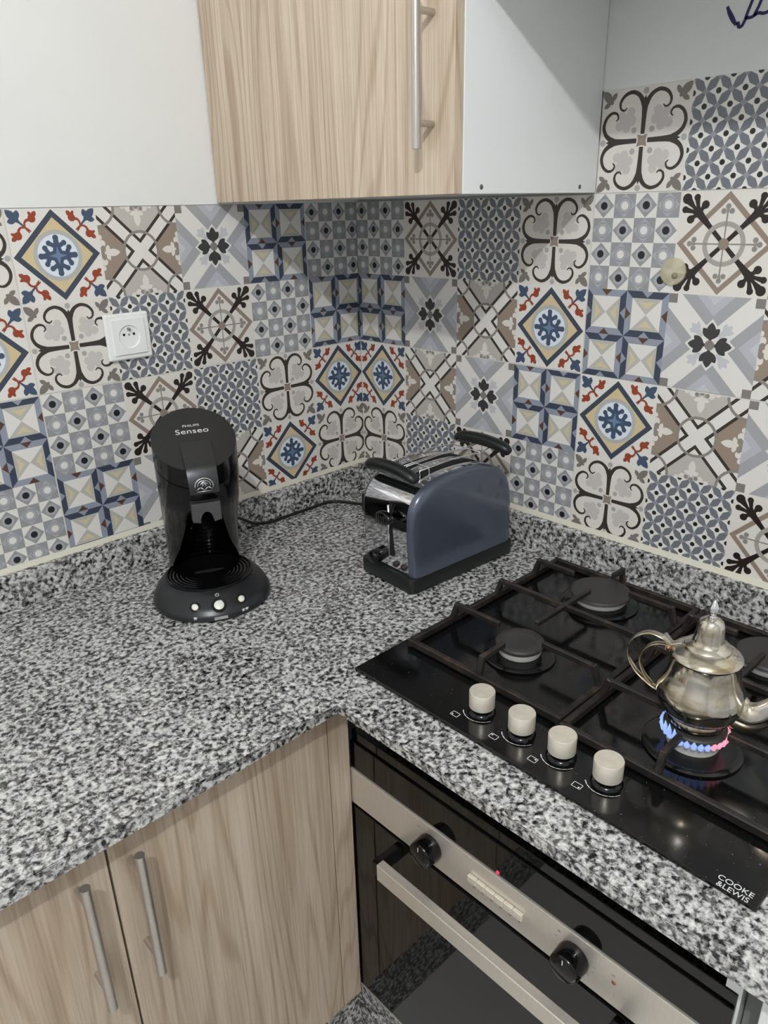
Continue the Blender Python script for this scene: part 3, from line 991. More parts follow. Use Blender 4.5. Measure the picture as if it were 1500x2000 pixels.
# pan supports
ZF, ZFT = 0.9135, 0.9435
def pan_support(ya, yb, burners, xf):
    """ya = left edge, yb = right edge"""
    s = empty('pan_support', (0, 0, 0)); s.parent = hob
    def part(nm, bm):
        o = obj(nm, bm, IRON, s, world=False)
        o.data.transform(Matrix.Translation(-hob.location))
        return o
    xb = -0.062
    bm = bmesh.new()
    w, h = 0.009, 0.012
    for p0, p1 in (((xf, ya, ZF), (xb, ya, ZF)), ((xf, yb, ZF), (xb, yb, ZF)), ((xf, ya + .0045, ZF), (xf, yb - .0045, ZF)), ((xb, ya + .0045, ZF), (xb, yb - .0045, ZF))):
        add_bar(bm, p0, p1, w, h)
    part('frame', bm)
    ym = (ya + yb) / 2
    def finger(base, top, tip, nm='finger'):
        bm = bmesh.new()
        b, t, e = Vector(base), Vector(top), Vector(tip)
        add_bar(bm, b, t + Vector((0, 0, .0045)), 0.009, 0.009)
        add_bar(bm, t, e, 0.0075, 0.010)
        part(nm, bm)
    (fx, fy, fr, _), (bx, by, br, _) = burners
    for (cx, cy, r) in ((fx, fy, fr), (bx, by, br)):
        finger((cx, ya, ZF), (cx, ya - .012, ZFT), (cx, cy + r + .004, ZFT))
        finger((cx, yb, ZF), (cx, yb + .012, ZFT), (cx, cy - r - .004, ZFT))
    finger((xf, fy, ZF), (xf + .008, fy, ZFT), (fx - fr - .004, fy, ZFT))
    finger((xb, by, ZF), (xb - .006, by, ZFT), (bx + br - .012, by, ZFT))
    xm = (fx + bx) / 2 + 0.003
    bm = bmesh.new()
    add_bar(bm, (xm, ya, ZF), (xm, ya - .012, ZFT + .0045), .009, .009); add_bar(bm, (xm, yb, ZF), (xm, yb + .012, ZFT + .0045), .009, .009)
    add_bar(bm, (xm, ya - .012, ZFT), (xm, yb + .012, ZFT), .0075, .010)
    add_bar(bm, (fx + fr + .004, fy, ZFT), (bx - br + .014, fy, ZFT), .0075, .0098)
    part('cross_bar', bm)
    for x in (xf, xb):
        for y in (ya, yb):
            bm = bmesh.new()
            add_lathe(bm, [(0.005, ZG - ZF + .0003), (0.005, -0.006)], 10, 0, (x, y, ZF))
            part('foot', bm)
    return s
pan_support(-0.617, -0.893, (BURN[0], BURN[1]), -0.463)
pan_support(-0.905, -1.181, (BURN[2], BURN[3]), -0.471)
# knobs
KY = [-0.8025, -0.869, -0.931, -0.9955]
for i, y in enumerate(KY):
    k = empty('knob', (0, 0, 0)); k.parent = hob; k.location = Vector((-0.5135, y, ZG)) - hob.location
    bm = bmesh.new(); add_lathe(bm, [(0, 0.0002), (0.0195, 0.0002), (0.0185, 0.003), (0.0155, 0.0045), (0.0155, 0.0095), (0, 0.0095)], 40)
    obj('knob_collar', bm, BPLAST, k, world=False, auto=0.8)
    bm = bmesh.new(); add_lathe(bm, [(0, 0.0097), (0.0176, 0.0097), (0.0178, 0.0325), (0.0172, 0.0336), (0, 0.0336)], 48)
    obj('knob_grip', bm, KNOBM, k, world=False, auto=0.6)
    bm = bmesh.new()
    for sgm in range(7):
        a0 = math.radians(128 + sgm * 17.5); a1 = a0 + math.radians(15.5)
        th = 0.0013 - sgm * 0.00013
        for q in range(3):
            b0, b1 = a0 + (a1 - a0) * q / 3, a0 + (a1 - a0) * (q + 1) / 3
            bm.faces.new([bm.verts.new((rr * math.cos(an), rr * math.sin(an), 0.0003)) for rr, an in ((.0245, b0), (.0245 + th, b0), (.0245 + th, b1), (.0245, b1))])
    obj('dial_marks', bm, PRINT, k, world=False)['kind'] = 'stuff'
    cx, cy = -0.0305, 0.0215
    bm = bmesh.new()
    wy, wx, e = 0.0062, 0.0046, 0.0009
    for x0, x1, y0, y1 in ((-wx, -wx + e, -wy, wy), (wx - e, wx, -wy, wy), (-wx, wx, -wy, -wy + e), (-wx, wx, wy - e, wy)):
        bm.faces.new([bm.verts.new((cx + a, cy + b, 0.0003)) for a, b in ((x0, y0), (x1, y0), (x1, y1), (x0, y1))])
    dx, dy = ((-.0018, .0032), (.0018, .0032), (.0018, -.0032), (-.0018, -.0032))[i]
    bm.faces.new([bm.verts.new((cx + dx + .0013 * math.cos(t * .785), cy + dy + .0013 * math.sin(t * .785), 0.0003)) for t in range(8)])
    obj('burner_symbol', bm, PRINT, k, world=False)
RZ = Matrix.Rotation(-math.pi / 2, 3, 'Z')
lettering('lettering', 'COOKE', 0.0098, (-0.5535, -1.166, ZG + 0.0002), RZ, PRINT, gl, 0.0001, 1.05)
lettering('lettering', '&LEWIS', 0.0098, (-0.5625, -1.1665, ZG + 0.0002), RZ, PRINT, gl, 0.0001, 0.98)

# ------------------------------------------------------------------ silver teapot on the lit front burner
tp = empty('teapot', (-0.380, -1.037, 0.9487), math.atan2(-0.975, 0.237))
tag(tp, 'tarnished silver Moroccan teapot with domed lid over the lit burner', 'teapot')
bm = bmesh.new()
add_lathe(bm, [(0, 0.0), (0.0325, 0.0), (0.0355, 0.0012), (0.036, 0.0045), (0.0345, 0.0085), (0.040, 0.013), (0.0468, 0.021), (0.0508, 0.031), (0.0520, 0.040), (0.0502, 0.049), (0.0465, 0.057), (0.0432, 0.065), (0.0415, 0.075), (0.0405, 0.0895), (0.041, 0.0915), (0.0, 0.0915)], 64)
obj('body', bm, SILV, tp, world=False, auto=0.9)
bm = bmesh.new()
add_lathe(bm, [(0.0405, 0.0918), (0.0418, 0.093), (0.0412, 0.0948), (0.036, 0.0985), (0.0315, 0.1012), (0.0275, 0.1028), (0.0272, 0.1055), (0.0262, 0.1072), (0.0215, 0.1095), (0.0185, 0.1118), (0.0172, 0.116), (0.0162, 0.126), (0.0152, 0.134), (0.0132, 0.1395), (0.0095, 0.1428), (0.0052, 0.1442), (0.0048, 0.1458), (0, 0.1458)], 64)
ld_ = obj('lid', bm, SILV, tp, world=False, auto=1.0)
bm = bmesh.new()
add_lathe(bm, [(0, 0.1459), (0.0045, 0.1459), (0.0032, 0.148), (0.0042, 0.1495), (0.006, 0.1535), (0.0055, 0.158), (0.003, 0.1635), (0.0008, 0.168), (0, 0.1683)], 28)
obj('finial', bm, CHROME, ld_, world=False, auto=1.2)
bm = bmesh.new()
sp = spline([(0.040, 0, 0.027), (0.056, 0, 0.024), (0.070, 0, 0.031), (0.082, 0, 0.046), (0.092, 0, 0.064), (0.103, 0, 0.078), (0.114, 0, 0.082)], 6)
rr = [0.021, 0.0185, 0.0155, 0.0125, 0.0098, 0.0078, 0.0068]
rs = [rr[min(int(i / 6), 5)] + (rr[min(int(i / 6) + 1, 6)] - rr[min(int(i / 6), 5)]) * ((i % 6) / 6) for i in range(len(sp))]
add_tube(bm, sp, rs, 20, flat=(1.15, 0.8))
obj('spout', bm, SILV, tp, world=False, auto=1.0)
bm = bmesh.new()
hp = spline([(-0.0385, 0, 0.086), (-0.050, 0, 0.1005), (-0.070, 0, 0.103), (-0.088, 0, 0.088), (-0.0915, 0, 0.066), (-0.080, 0, 0.045), (-0.063, 0, 0.032), (-0.050, 0, 0.026)], 8)
add_tube(bm, hp, 0.0052, 12, flat=(0.34, 1.0), up=(1, 0, 1))
h2 = spline([(-0.046, 0, 0.094), (-0.060, 0, 0.090), (-0.072, 0, 0.078), (-0.0755, 0, 0.060), (-0.069, 0, 0.043), (-0.058, 0, 0.031)], 8)
add_tube(bm, h2, 0.0046, 12, flat=(0.36, 1.0), up=(1, 0, 1))
obj('handle', bm, SILV, tp, world=False, auto=1.0)
bm = bmesh.new()
add_box(bm, (-0.0475, -0.006, 0.0865), (-0.0395, 0.006, 0.0955), 0, 0.0015, 2)
add_prism(bm, [(-0.0525, 0.1045), (-0.049, 0.1065), (-0.0405, 0.0975), (-0.030, 0.1025), (-0.027, 0.1005), (-0.0405, 0.0935), (-0.0465, 0.0955)], 'Y', -0.0055, 0.0055, 0, 0.0006, 1)
o = obj('hinge', bm, SILV, tp, world=False)
bm = bmesh.new(); add_lathe(bm, [(0, -0.0072), (0.0026, -0.0070), (0.003, -0.0061)], 12, 0, (-0.0435, 0, 0.091), 'Y', cap=False)
obj('hinge_pin', bm, mat('copper', (170, 118, 96), rough=0.3, metal=1.0), o, world=False)

# ------------------------------------------------------------------ toaster
TR = math.radians(-3.2)
to = empty('toaster', (-0.196, -0.431, 0.9), TR)
tag(to, 'slate blue and chrome two-slot toaster with black base in the worktop corner', 'toaster')
def rrect(x0, x1, y0, y1, r, n=5):
    out = []
    for cx, cy, a0 in ((x1 - r, y1 - r, 0), (x0 + r, y1 - r, 90), (x0 + r, y0 + r, 180), (x1 - r, y0 + r, 270)):
        for i in range(n + 1):
            a = math.radians(a0 + 90 * i / n)
            out.append((cx + r * math.cos(a), cy + r * math.sin(a)))
    return out
bm = bmesh.new(); add_prism(bm, rrect(-.139, .137, -.076, .074, .014), 'Z', 0.001, 0.030, 0, 0.003, 2, True)
obj('base', bm, MPLAST, to, world=False, auto=0.7)
side = [(s.x, s.y) for s in spline([(-.131, .0305, 0), (-.1345, .09, 0), (-.135, .145, 0), (-.127, .172, 0), (-.106, .192, 0), (-.07, .2045, 0), (-.02, .209, 0), (.04, .206, 0), (.085, .194, 0), (.113, .172, 0), (.127, .138, 0), (.131, .09, 0), (.130, .0305, 0)], 4)]
def bulged(y_in, y_out, sgn, k=1.0):
    """side shell: profile at the seam, then smaller profiles towards the rounded outer face"""
    bm = bmesh.new()
    cx, cz = -0.002, 0.1
    rings = []
    for t, s in ((0, 1.0), (.35, .995), (.65, .975), (.85, .94), (.96, .89), (1.0, .82)):
        y = y_in + (y_out - y_in) * t
        rings.append([bm.verts.new((cx + (x - cx) * k * (1 - (1 - s) * .8), sgn * y, 0.0305 if z < .031 else cz + (z - cz) * s * k if z > cz else z)) for x, z in side])
    for a, b in zip(rings, rings[1:]):
        for i in range(len(a)):
            j = (i + 1) % len(a)
            f = bm.faces.new([a[i], a[j], b[j], b[i]]); f.smooth = True
    f = bm.faces.new(rings[-1]); f.smooth = True
    bm.faces.new(rings[0][::-1])
    return bm
for sgn in (-1, 1):
    obj('side_panel', bulged(.0585, .0745, sgn, 1.0 if sgn < 0 else .975), BLUEG, to, world=False, auto=0.9)
# chrome core
core = [(x * (1.005 if x < 0 else .985), .0305 if z < .031 else z * .985) for x, z in side]
bm = bmesh.new(); add_prism(bm, core, 'Y', -.0583, .0583, 0, 0, 1)
cr = obj('chrome_body', bm, CHROME, to, world=False, smooth=True, auto=0.7)
for y in (-.0235, .0235):
    bm = bmesh.new()
    tp_pts = [(x, z) for x, z in core if -.098 < x < .098 and z > .15]
    tp_pts.sort()
    poly = [(x, z + .0012) for x, z in tp_pts] + [(x, z - .004) for x, z in tp_pts[::-1]]
    add_prism(bm, poly, 'Y', y - .0135, y + .0135)
    obj('bread_slot', bm, DARKIN, cr, world=False)
    for d in (-.0148, .0148):
        bm = bmesh.new(); add_tube(bm, [(x, y + d, z + .0008) for x, z in tp_pts], .0012, 8)
        obj('slot_rim', bm, CHROME, cr, world=False)
# lever slot, lever, browning dial, buttons on the chrome end
bm = bmesh.new(); add_box(bm, (-.1372, -.020, .06), (-.1345, -.015, .163)); obj('lever_slot', bm, DARKIN, cr, world=False)
bm = bmesh.new(); add_tube(bm, [(-.1378, -.0135, .062), (-.1390, -.0135, .11), (-.1386, -.0135, .16)], .0024, 8); obj('lever_guide', bm, CHROME, cr, world=False)
bm = bmesh.new(); add_box(bm, (-.147, -.021, .137), (-.134, -.014, .144)); add_lathe(bm, [(0, -.160), (.014, -.1595), (.0185, -.157), (.0195, -.152), (.0185, -.147), (.012, -.145), (0, -.145)], 28, 0, (0, -.0175, .1405), 'X', True, 1.05, .62)
lv = obj('lever', bm, BPLAST, to, world=False, auto=0.9)
for k in range(4):
    bm = bmesh.new(); add_bar(bm, (-.1606, -.0175 - .009 + k * .006, .1345), (-.1606, -.0175 - .006 + k * .006, .1465), .0012, .0012, 0, 0)
    obj('grip_rib', bm, SATGR, lv, world=False)
bm = bmesh.new(); add_lathe(bm, [(0, -.152), (.010, -.1515), (.0125, -.149), (.0135, -.131)], 24, 0, (0, .024, .0475), 'X'); obj('browning_dial', bm, BPLAST, to, world=False, auto=0.8)
for y in (-.026, -.047):
    bm = bmesh.new(); add_lathe(bm, [(0, -.139), (.004, -.1385), (.0055, -.136), (.0058, -.130)], 16, 0, (0, y, .046), 'X'); obj('button', bm, mat('brown black button', (44, 34, 28), rough=0.25), to, world=False, auto=0.8)
# bun rack: two black cool-touch bars joined by chrome wires
rk = empty('warming_rack', (0, 0, 0)); rk.parent = to
for x, z, ya, yb, nm in ((-.108, .2125, -.049, .073, 'rack_grip'), (.112, .222, -.072, .058, 'rack_grip')):
    bm = bmesh.new()
    pts = [(x + .004, ya, z - .009), (x, ya + .006, z - .002), (x - .001, ya + .025, z + .003), (x - .001, (ya + yb) / 2, z + .005), (x - .001, yb - .025, z + .003), (x, yb - .006, z - .002), (x + .004, yb, z - .009)]
    sp = spline(pts, 5)
    add_tube(bm, sp, [.0075 + .0065 * math.sin(math.pi * min(1, max(0, (i / (len(sp) - 1)) * 1.0))) ** .5 for i in range(len(sp))], 14, flat=(.85, 1.15))
    obj(nm, bm, MPLAST, rk, world=False, auto=1.0)
for y in (-.038, -.003, .003, .040):
    bm = bmesh.new()
    far = y > .01
    zz = .2165
    pts = [(-.085, y, .197), (-.085, y, zz), (0.0, y, zz + .004), (.075, y, zz - .001), (.092, y, zz + .003), (.112, y, .222)]
    add_tube(bm, pts, .0012, 8); obj('rack_wire', bm, CHROME, rk, world=False)
for x in (-.062, .07):
    bm = bmesh.new(); add_tube(bm, [(x, -.038, .198), (x, -.038, .2175), (x, .040, .2175), (x, .040, .198)], .0012, 8); obj('rack_wire', bm, CHROME, rk, world=False)

# ------------------------------------------------------------------ pod coffee machine
cm = empty('coffee_machine', (-0.588, -0.232, 0.9), math.radians(-23.5))
tag(cm, 'black pod coffee machine with round drip tray standing on the granite', 'coffee machine')
def loft(secs, n=48):
    """secs: (z, yc, rx, ry)"""
    bm = bmesh.new()
    rings = []
    for z, yc, rx, ry in secs:
        rings.append([bm.verts.new((rx * math.cos(2 * math.pi * i / n), yc + ry * math.sin(2 * math.pi * i / n), z)) for i in range(n)])
    for a, b in zip(rings, rings[1:]):
        for i in range(n):
            f = bm.faces.new([a[i], a[(i + 1) % n], b[(i + 1) % n], b[i]]); f.smooth = True
    bm.faces.new(rings[0][::-1]); bm.faces.new(rings[-1])
    return bm
TANG = math.atan(0.072 / 0.14)
PN = Vector((0, -math.sin(TANG), math.cos(TANG)))
PC = Vector((0, 0.005, 0.297))           # centre of the sloping lid
SECS = [(.012, .078, .066, .080), (.05, .078, .0655, .078), (.10, .072, .066, .074), (.15, .05, .067, .074), (.19, .022, .0685, .0725), (.23, .008, .0695, .0705), (.28, .005, .070, .070), (.36, .005, .070, .070)]
sm = [(s[0], s[1], s[2], s[3]) for s in [tuple(v) for v in [list(a) for a in SECS]]]
def interp(secs, k=4):
    out = []
    for i in range(len(secs) - 1):
        for j in range(k):
            t = j / k
            t2 = t * t * (3 - 2 * t) * .35 + t * .65
            out.append(tuple(a + (b - a) * t2 for a, b in zip(secs[i], secs[i + 1])))
    out.append(secs[-1])
    return out
def cut_above(bm, off):
    g = bm.verts[:] + bm.edges[:] + bm.faces[:]
    r = bmesh.ops.bisect_plane(bm, geom=g, plane_co=PC + PN * off, plane_no=PN, clear_outer=True)
    ed = [e for e in bm.edges if len(e.link_faces) == 1]
    bmesh.ops.holes_fill(bm, edges=ed)
def cut_below(bm, off):
    g = bm.verts[:] + bm.edges[:] + bm.faces[:]
    bmesh.ops.bisect_plane(bm, geom=g, plane_co=PC + PN * off, plane_no=PN, clear_inner=True)
    ed = [e for e in bm.edges if len(e.link_faces) == 1]
    bmesh.ops.holes_fill(bm, edges=ed)
bm = loft(interp(SECS))
cut_above(bm, -0.030)
body = obj('body', bm, BPLAST, cm, world=False)
# hollow out the cup space above the tray
bmc = loft([(.0355, .016, .0745, .0745), (.055, .012, .068, .072), (.09, -.002, .051, .06), (.13, -.02, .039, .052), (.17, -.045, .031, .045), (.185, -.06, .027, .035)])
bmesh.ops.recalc_face_normals(bmc, faces=bmc.faces[:])
cme = bpy.data.meshes.new('cut'); bmc.to_mesh(cme); bmc.free()
co = bpy.data.objects.new('cut', cme); COL.objects.link(co)
co.location = cm.location; co.rotation_euler = cm.rotation_euler
md = body.modifiers.new('b', 'BOOLEAN'); md.operation = 'DIFFERENCE'; md.object = co; md.solver = 'EXACT'
bpy.context.view_layer.update()
dg = bpy.context.evaluated_depsgraph_get()
nm_ = bpy.data.meshes.new_from_object(body.evaluated_get(dg))
body.modifiers.clear(); body.data = nm_
nm_.materials.clear(); nm_.materials.append(BPLAST)
bpy.data.objects.remove(co)
bmx = bmesh.new(); bmx.from_mesh(nm_)
for f in bmx.faces:
    f.smooth = True
for e in bmx.edges:
    if len(e.link_faces) == 2 and e.calc_face_angle(0) > 0.5:
        e.smooth = False
bmx.to_mesh(nm_); bmx.free()
bm = loft(interp(SECS)); cut_above(bm, 0.0); cut_below(bm, -0.0285)
for e in bm.edges:
    if len(e.link_faces) == 2 and e.calc_face_angle(0) > 0.5:
        e.smooth = False
for f in bm.faces:
    if f.normal.dot(PN) > .95:
        f.material_index = 1
lid = obj('lid', bm, [BPLAST, MPLAST], cm, world=False)
for p in lid.data.polygons:
    if p.normal.dot(PN) > .95:
        p.material_index = 1
R3 = Matrix.Rotation(TANG, 3, 'X')
def onlid(x, t, h=0.0):
    return PC + Vector((x, 0, 0)) + Vector((0, math.cos(TANG), math.sin(TANG))) * t + PN * h
lettering('lettering', 'PHILIPS', 0.0078, onlid(0.0, 0.032, 0.0002), R3, PRINT, lid, 0.0001, 1.15, 1.0, False)
lettering('lettering', 'Senseo', 0.0172, onlid(0.0, 0.018, 0.0002), R3, PRINT, lid, 0.0001, 1.1, 1.05, False)
# lid lever: flap that runs over the front edge of the lid
fp = [onlid(0, -0.008, .0015), onlid(0, -.03, .004), onlid(0, -.06, .0062), onlid(0, -.078, .003)]
fl = [(p.y, p.z) for p in fp] + [(-.0755, .243), (-.0775, .226)]
fl = [(s.x, s.y) for s in spline([(a, b, 0) for a, b in fl], 5)]
bm = bmesh.new()
n = len(fl)
hw = lambda i: 0.0255 - 0.002 * i / (n - 1)
F = [[bm.verts.new((sx * hw(i), y, z)) for sx in (-1, -.6, 0, .6, 1)] for i, (y, z) in enumerate(fl)]
for i in range(n):
    F[i][2].co.y -= .0012; F[i][1].co.y -= .0008; F[i][3].co.y -= .0008
for a, b in zip(F, F[1:]):
    for i in range(4):
        bm.faces.new([a[i], a[i + 1], b[i + 1], b[i]])
bmesh.ops.solidify(bm, geom=bm.faces[:], thickness=-0.0028)
flap = obj('lid_lever', bm, SATGR, cm, world=False, smooth=True, auto=0.8)
flap['label'] = 'dark metallic lid lever with embossed crest'
# embossed crest on the lever
def onflap(x, z):
    for a, b in zip(fl, fl[1:]):
        if a[1] >= z >= b[1]:
            t = (a[1] - z) / max(1e-6, a[1] - b[1])
            return Vector((x, a[0] + (b[0] - a[0]) * t - .0046, z))
    return Vector((x, fl[-1][0] - .0046, z))
bm = bmesh.new()
cz = .2405
for rr_, a0, a1, w in ((.0145, -20, 200, .0011), (.0105, -10, 190, .0009), (.0062, 20, 160, .0009)):
    pts = [onflap(rr_ * math.cos(math.radians(a)), cz + .8 * rr_ * math.sin(math.radians(a))) for a in range(a0, a1 + 1, 15)]
    add_tube(bm, pts, w, 6)
for x0, z0, x1, z1 in ((-.013, -.006, -.006, -.002), (-.006, -.002, 0, -.007), (0, -.007, .006, -.002), (.006, -.002, .013, -.006), (-.012, -.009, .012, -.009), (-.003, -.001, -.001, .004), (.003, -.001, .001, .004), (-.004, .006, .004, .006)):
    add_tube(bm, [onflap(x0, cz + z0), onflap(x1, cz + z1)], .0011, 6)
obj('crest', bm, mat('bright metal crest', (190, 190, 190), rough=0.2, metal=0.9), flap, world=False)
# coffee spout below the lever
bm = bmesh.new()
arch = [(-.024, .207), (-.024, .175), (-.011, .172)] + [(-.0105 * math.cos(math.radians(a)), .1745 + .0165 * math.sin(math.radians(a))) for a in range(0, 181, 15)] + [(.011, .172), (.024, .175), (.024, .207)]
add_prism(bm, arch, 'Y', -.0715, -.050, 0, 0.0012, 1)
obj('spout', bm, SATGR, cm, world=False)
# base dish and drip tray
bm = bmesh.new()
BS = [(.0005, .0, .100, .100), (.004, .0, .1045, .103), (.011, .001, .1045, .102), (.02, .004, .1005, .098), (.03, .010, .093, .091), (.037, .014, .085, .085), (.0405, .016, .0795, .080)]
obj('base', loft(interp(BS, 3), 64), mat('charcoal plastic base', (26, 27, 30), rough=0.32), cm, world=False, auto=0.9)
bm = bmesh.new()
pr = [(0.0, .0415), (.012, .0415)]
for k in range(9):
    r0 = .014 + k * .0066
    pr += [(r0, .0415), (r0 + .0012, .0428), (r0 + .0038, .0428), (r0 + .005, .0415)]
pr += [(.0735, .0418), (.0745, .0445), (.077, .0445), (.0775, .0407)]
add_lathe(bm, pr, 64, 0, (0, .016, 0))
tr = obj('drip_tray', bm, BPLAST, cm, world=False, auto=0.9)
bm = bmesh.new()
lens = [(.027 * math.cos(math.radians(a)), .016 + .0055 * math.sin(math.radians(a))) for a in range(0, 360, 15)]
add_prism(bm, lens, 'Z', .0425, .0432); obj('drain_slot', bm, DARKIN, tr, world=False)
# three buttons with symbols on the front slope of the base
def onbase(ang, z):
    """point and outward normal on the base at angle from the front"""
    prev = None
    for s in interp(BS, 3):
        if s[0] >= z:
            break
        prev = s
    a = math.radians(ang)
    t = (z - prev[0]) / (s[0] - prev[0])
    yc, rx, ry = (prev[i] + (s[i] - prev[i]) * t for i in (1, 2, 3))
    P = Vector((rx * math.sin(a), yc - ry * math.cos(a), z))
    d = Vector((math.sin(a), -math.cos(a), 0))
    sl = Vector((d.x * (s[2] - prev[2]), (s[1] - prev[1]) + d.y * (s[3] - prev[3]), s[0] - prev[0])).normalized()
    tn = Vector((math.cos(a), math.sin(a), 0))
    nn = tn.cross(sl).normalized()
    return P, tn, sl, nn
for ang, r in ((-24, .0062), (0, .0088), (24, .0062)):
    P, tn, sl, nn = onbase(ang, .0245)
    if nn.z < 0:
        nn = -nn
    mx = Matrix(((tn.x, sl.x, nn.x, P.x), (tn.y, sl.y, nn.y, P.y), (tn.z, sl.z, nn.z, P.z), (0, 0, 0, 1)))
    tb = bmesh.new(); add_lathe(tb, [(r * 1.5, -.002), (r * 1.5, .0008), (r * 1.25, .0012), (r * 1.1, .0004), (0, .0004)], 28)
    bm = bmesh.new(); merge(bm, tb, -1, mx); bz = obj('button_bezel', bm, BPLAST, cm, world=False, auto=0.8)
    tb = bmesh.new(); add_lathe(tb, [(0, .0006), (r * .98, .0006), (r * .95, .002), (r * .6, .0034), (0, .0038)], 28)
    bm = bmesh.new(); merge(bm, tb, -1, mx); obj('button', bm, BTNLIT, bz, world=False, auto=0.9)
    P, tn, sl, nn = onbase(ang, .0365 if ang == 0 else .0105)
    if nn.z < 0:
        nn = -nn
    mx = Matrix(((tn.x, sl.x, nn.x, P.x), (tn.y, sl.y, nn.y, P.y), (tn.z, sl.z, nn.z, P.z), (0, 0, 0, 1)))
    tb = bmesh.new()
    def flat(poly):
        tb.faces.new([tb.verts.new((x, y, .0005)) for x, y in poly])
    if ang == 0:            # power mark above, label strip below
        for i in range(14):
            a, b = math.radians(125 + i * 20.7), math.radians(125 + (i + 1) * 20.7)
            flat([(.0026 * math.cos(a), .0026 * math.sin(a)), (.0034 * math.cos(a), .0034 * math.sin(a)), (.0034 * math.cos(b), .0034 * math.sin(b)), (.0026 * math.cos(b), .0026 * math.sin(b))])
        flat([(-.0005, .0002), (.0005, .0002), (.0005, .0036), (-.0005, .0036)])
    else:                   # cup marks: one cup left, two cups right
        for ox in ((0,) if ang < 0 else (-.0036, .0036)):
            flat([(ox - .0026, .0018), (ox - .0018, -.0016), (ox + .0018, -.0016), (ox + .0026, .0018)])
            flat([(ox - .003, -.0022), (ox + .003, -.0022), (ox + .003, -.0027), (ox - .003, -.0027)])
            flat([(ox + .0026, .0012), (ox + .004, .0010), (ox + .0038, -.0004), (ox + .0024, -.0002)])
    bm = bmesh.new(); merge(bm, tb, -1, mx); obj('button_symbol', bm, PRINT, bz, world=False)
P, tn, sl, nn = onbase(0, .0075)
if nn.z < 0:
    nn = -nn
mx = Matrix(((tn.x, sl.x, nn.x, P.x), (tn.y, sl.y, nn.y, P.y), (tn.z, sl.z, nn.z, P.z), (0, 0, 0, 1)))
tb = bmesh.new(); add_box(tb, (-.0115, -.0024, -.0006), (.0115, .0024, .0006)); bm = bmesh.new(); merge(bm, tb, -1, mx)
obj('label_strip', bm, mat('grey label', (150, 151, 152), rough=0.4), cm, world=False)
# mains lead along the upstand towards the corner
bm = bmesh.new()
cw = [(-0.50, -0.125, 0.985), (-0.455, -0.09, 0.975), (-0.405, -0.055, 0.945), (-0.365, -0.042, 0.918), (-0.32, -0.036, 0.906), (-0.262, -0.034, 0.9045), (-0.20, -0.034, 0.9045), (-0.141, -0.040, 0.9045), (-0.114, -0.083, 0.9045), (-0.104, -0.120, 0.906)]
add_tube(bm, spline(cw, 8), 0.0033, 10)
obj('mains_lead', bm, CABLE, cm, auto=1.2)

# plug adaptor in the corner with a short looped lead
pa = empty('plug_adaptor', (-0.105, -0.155, 0.9))
tag(pa, 'black plug adaptor with a looped lead lying in the corner behind the toaster', 'plug')
bm = bmesh.new(); add_prism(bm, rrect(-.13, -.082, -.182, -.125, .012), 'Z', 0.9005, 0.944, 0, 0.005, 2, True); obj('housing', bm, MATBLK, pa, auto=0.8)
bm = bmesh.new(); add_tube(bm, spline([(-.100, -.150, .944), (-.096, -.150, .957), (-.078, -.155, .972), (-.052, -.170, .974), (-.034, -.20, .955), (-.032, -.24, .92), (-.04, -.28, .9045)], 8), .003, 10); obj('lead', bm, CABLE, pa, auto=1.2)

# ------------------------------------------------------------------ wall socket
so = empty('wall_socket', (-0.5715, -0.0005, 1.343))
tag(so, 'white single wall socket with round recess on the patterned tiles', 'socket')
bm = bmesh.new()
add_box(bm, (-.0425, -.0085, -.0415), (.0425, 0.0, .0415), 0, 0.004, 3)
obj('back_plate', bm, WHITEP, so, world=False, auto=0.9)
bm = bmesh.new()
# front frame with a round opening
n = 40
sq = []
for i in range(n):
    a = 2 * math.pi * i / n + math.pi / 4
    c, s = math.cos(a), math.sin(a)
    k = 0.031 / max(abs(c), abs(s))
    sq.append((c * k, s * k))
O = [bm.verts.new((x * 1.03, -.0086, z * 1.03)) for x, z in sq]
I1 = [bm.verts.new((x, -.0115, z)) for x, z in sq]
I2 = [bm.verts.new((.0205 * math.cos(2 * math.pi * i / n + math.pi / 4), -.0115, .0205 * math.sin(2 * math.pi * i / n + math.pi / 4))) for i in range(n)]
I3 = [bm.verts.new((.0190 * math.cos(2 * math.pi * i / n + math.pi / 4), -.0088, .0190 * math.sin(2 * math.pi * i / n + math.pi / 4))) for i in range(n)]
for a, b in ((O, I1), (I1, I2), (I2, I3)):
    for i in range(n):
        bm.faces.new([a[i], a[(i + 1) % n], b[(i + 1) % n], b[i]])
bm.faces.new(I3)
obj('face_plate', bm, WHITEP, so, world=False)
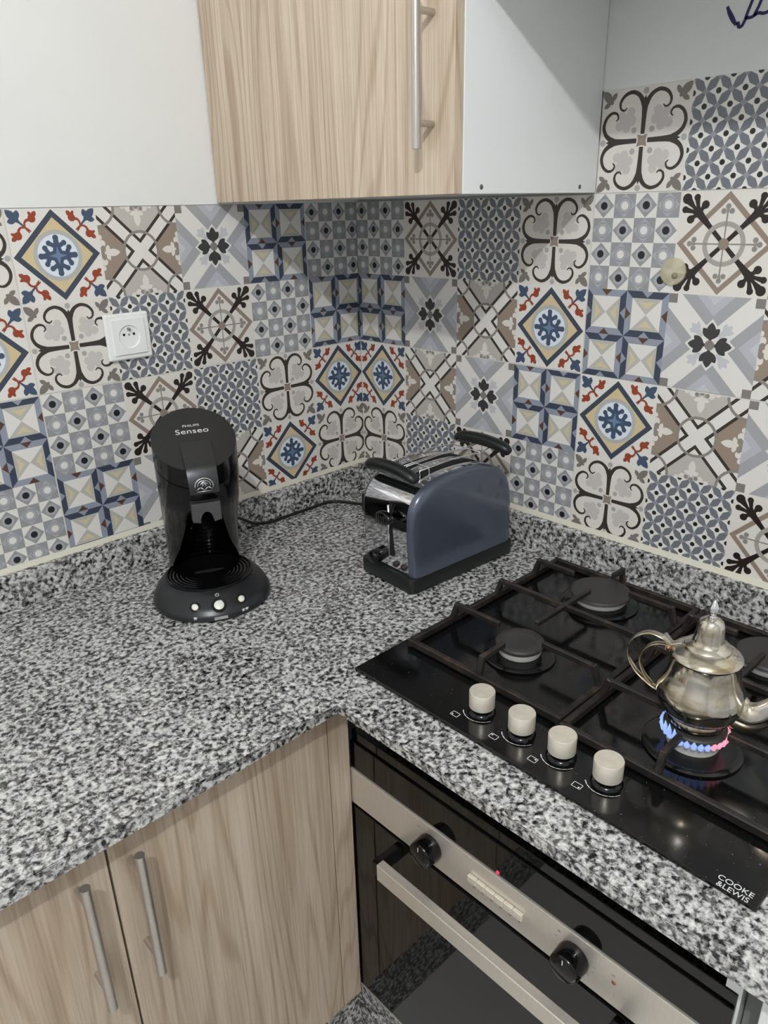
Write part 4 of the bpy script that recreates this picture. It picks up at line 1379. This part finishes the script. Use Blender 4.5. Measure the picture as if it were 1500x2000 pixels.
for x, z, r, nm in ((-.0095, .004, .0024, 'pin_hole'), (.0095, .004, .0024, 'pin_hole')):
    bm = bmesh.new(); add_lathe(bm, [(0, -.0093), (r, -.0093), (r, -.0089)], 14, 0, (x, 0, z), 'Y', cap=False); obj(nm, bm, DARKIN, so, world=False)
bm = bmesh.new(); add_lathe(bm, [(0, -.0150), (.0022, -.0145), (.0024, -.0089)], 14, 0, (0, 0, .0135), 'Y', cap=False); obj('earth_pin', bm, mat('dull metal pin', (150, 146, 138), rough=0.35, metal=0.8), so, world=False)
bm = bmesh.new(); add_lathe(bm, [(0, -.0095), (.0016, -.0095), (.0018, -.0089)], 12, 0, (0, 0, .0035), 'Y', cap=False); obj('screw', bm, mat('dull metal pin', (150, 146, 138)), so, world=False)

# ------------------------------------------------------------------ translucent adhesive disc on the right wall
hk = empty('adhesive_disc', (-0.0008, -0.7515, 1.446))
tag(hk, 'small yellowed translucent plastic adhesive disc stuck on the tiles above the hob', 'hook')
YELP = mat('yellowed clear plastic', (214, 206, 172), rough=0.3, alpha=0.6)
bm = bmesh.new(); add_lathe(bm, [(0, -.0042), (.018, -.004), (.0205, -.003), (.0212, 0)], 40, 0, (0, 0, 0), 'X', cap=False); obj('disc', bm, YELP, hk, world=False, auto=0.9)
bm = bmesh.new(); add_lathe(bm, [(0, -.0075), (.0025, -.0074), (.0045, -.0062), (.0048, -.0042)], 20, 0, (0, -.005, -.0055), 'X', cap=False); obj('boss', bm, mat('brownish stub', (142, 128, 108), rough=0.4), hk, world=False)

# ------------------------------------------------------------------ ceiling lamp (behind the camera)
cl = empty('ceiling_lamp', (LAMP.x, LAMP.y, RH))
tag(cl, 'bare bulb hanging from the ceiling behind the viewpoint', 'lamp')
bm = bmesh.new(); add_lathe(bm, [(.045, -.001), (.045, -.02), (.01, -.03), (0, -.03)], 24); obj('ceiling_rose', bm, WHITEP, cl, world=False)
bm = bmesh.new(); add_tube(bm, [(0, 0, -.03), (0, 0, -.17)], .003, 8); add_lathe(bm, [(.016, -.17), (.018, -.21), (0, -.21)], 16); obj('cord_and_socket', bm, WHITEP, cl, world=False)
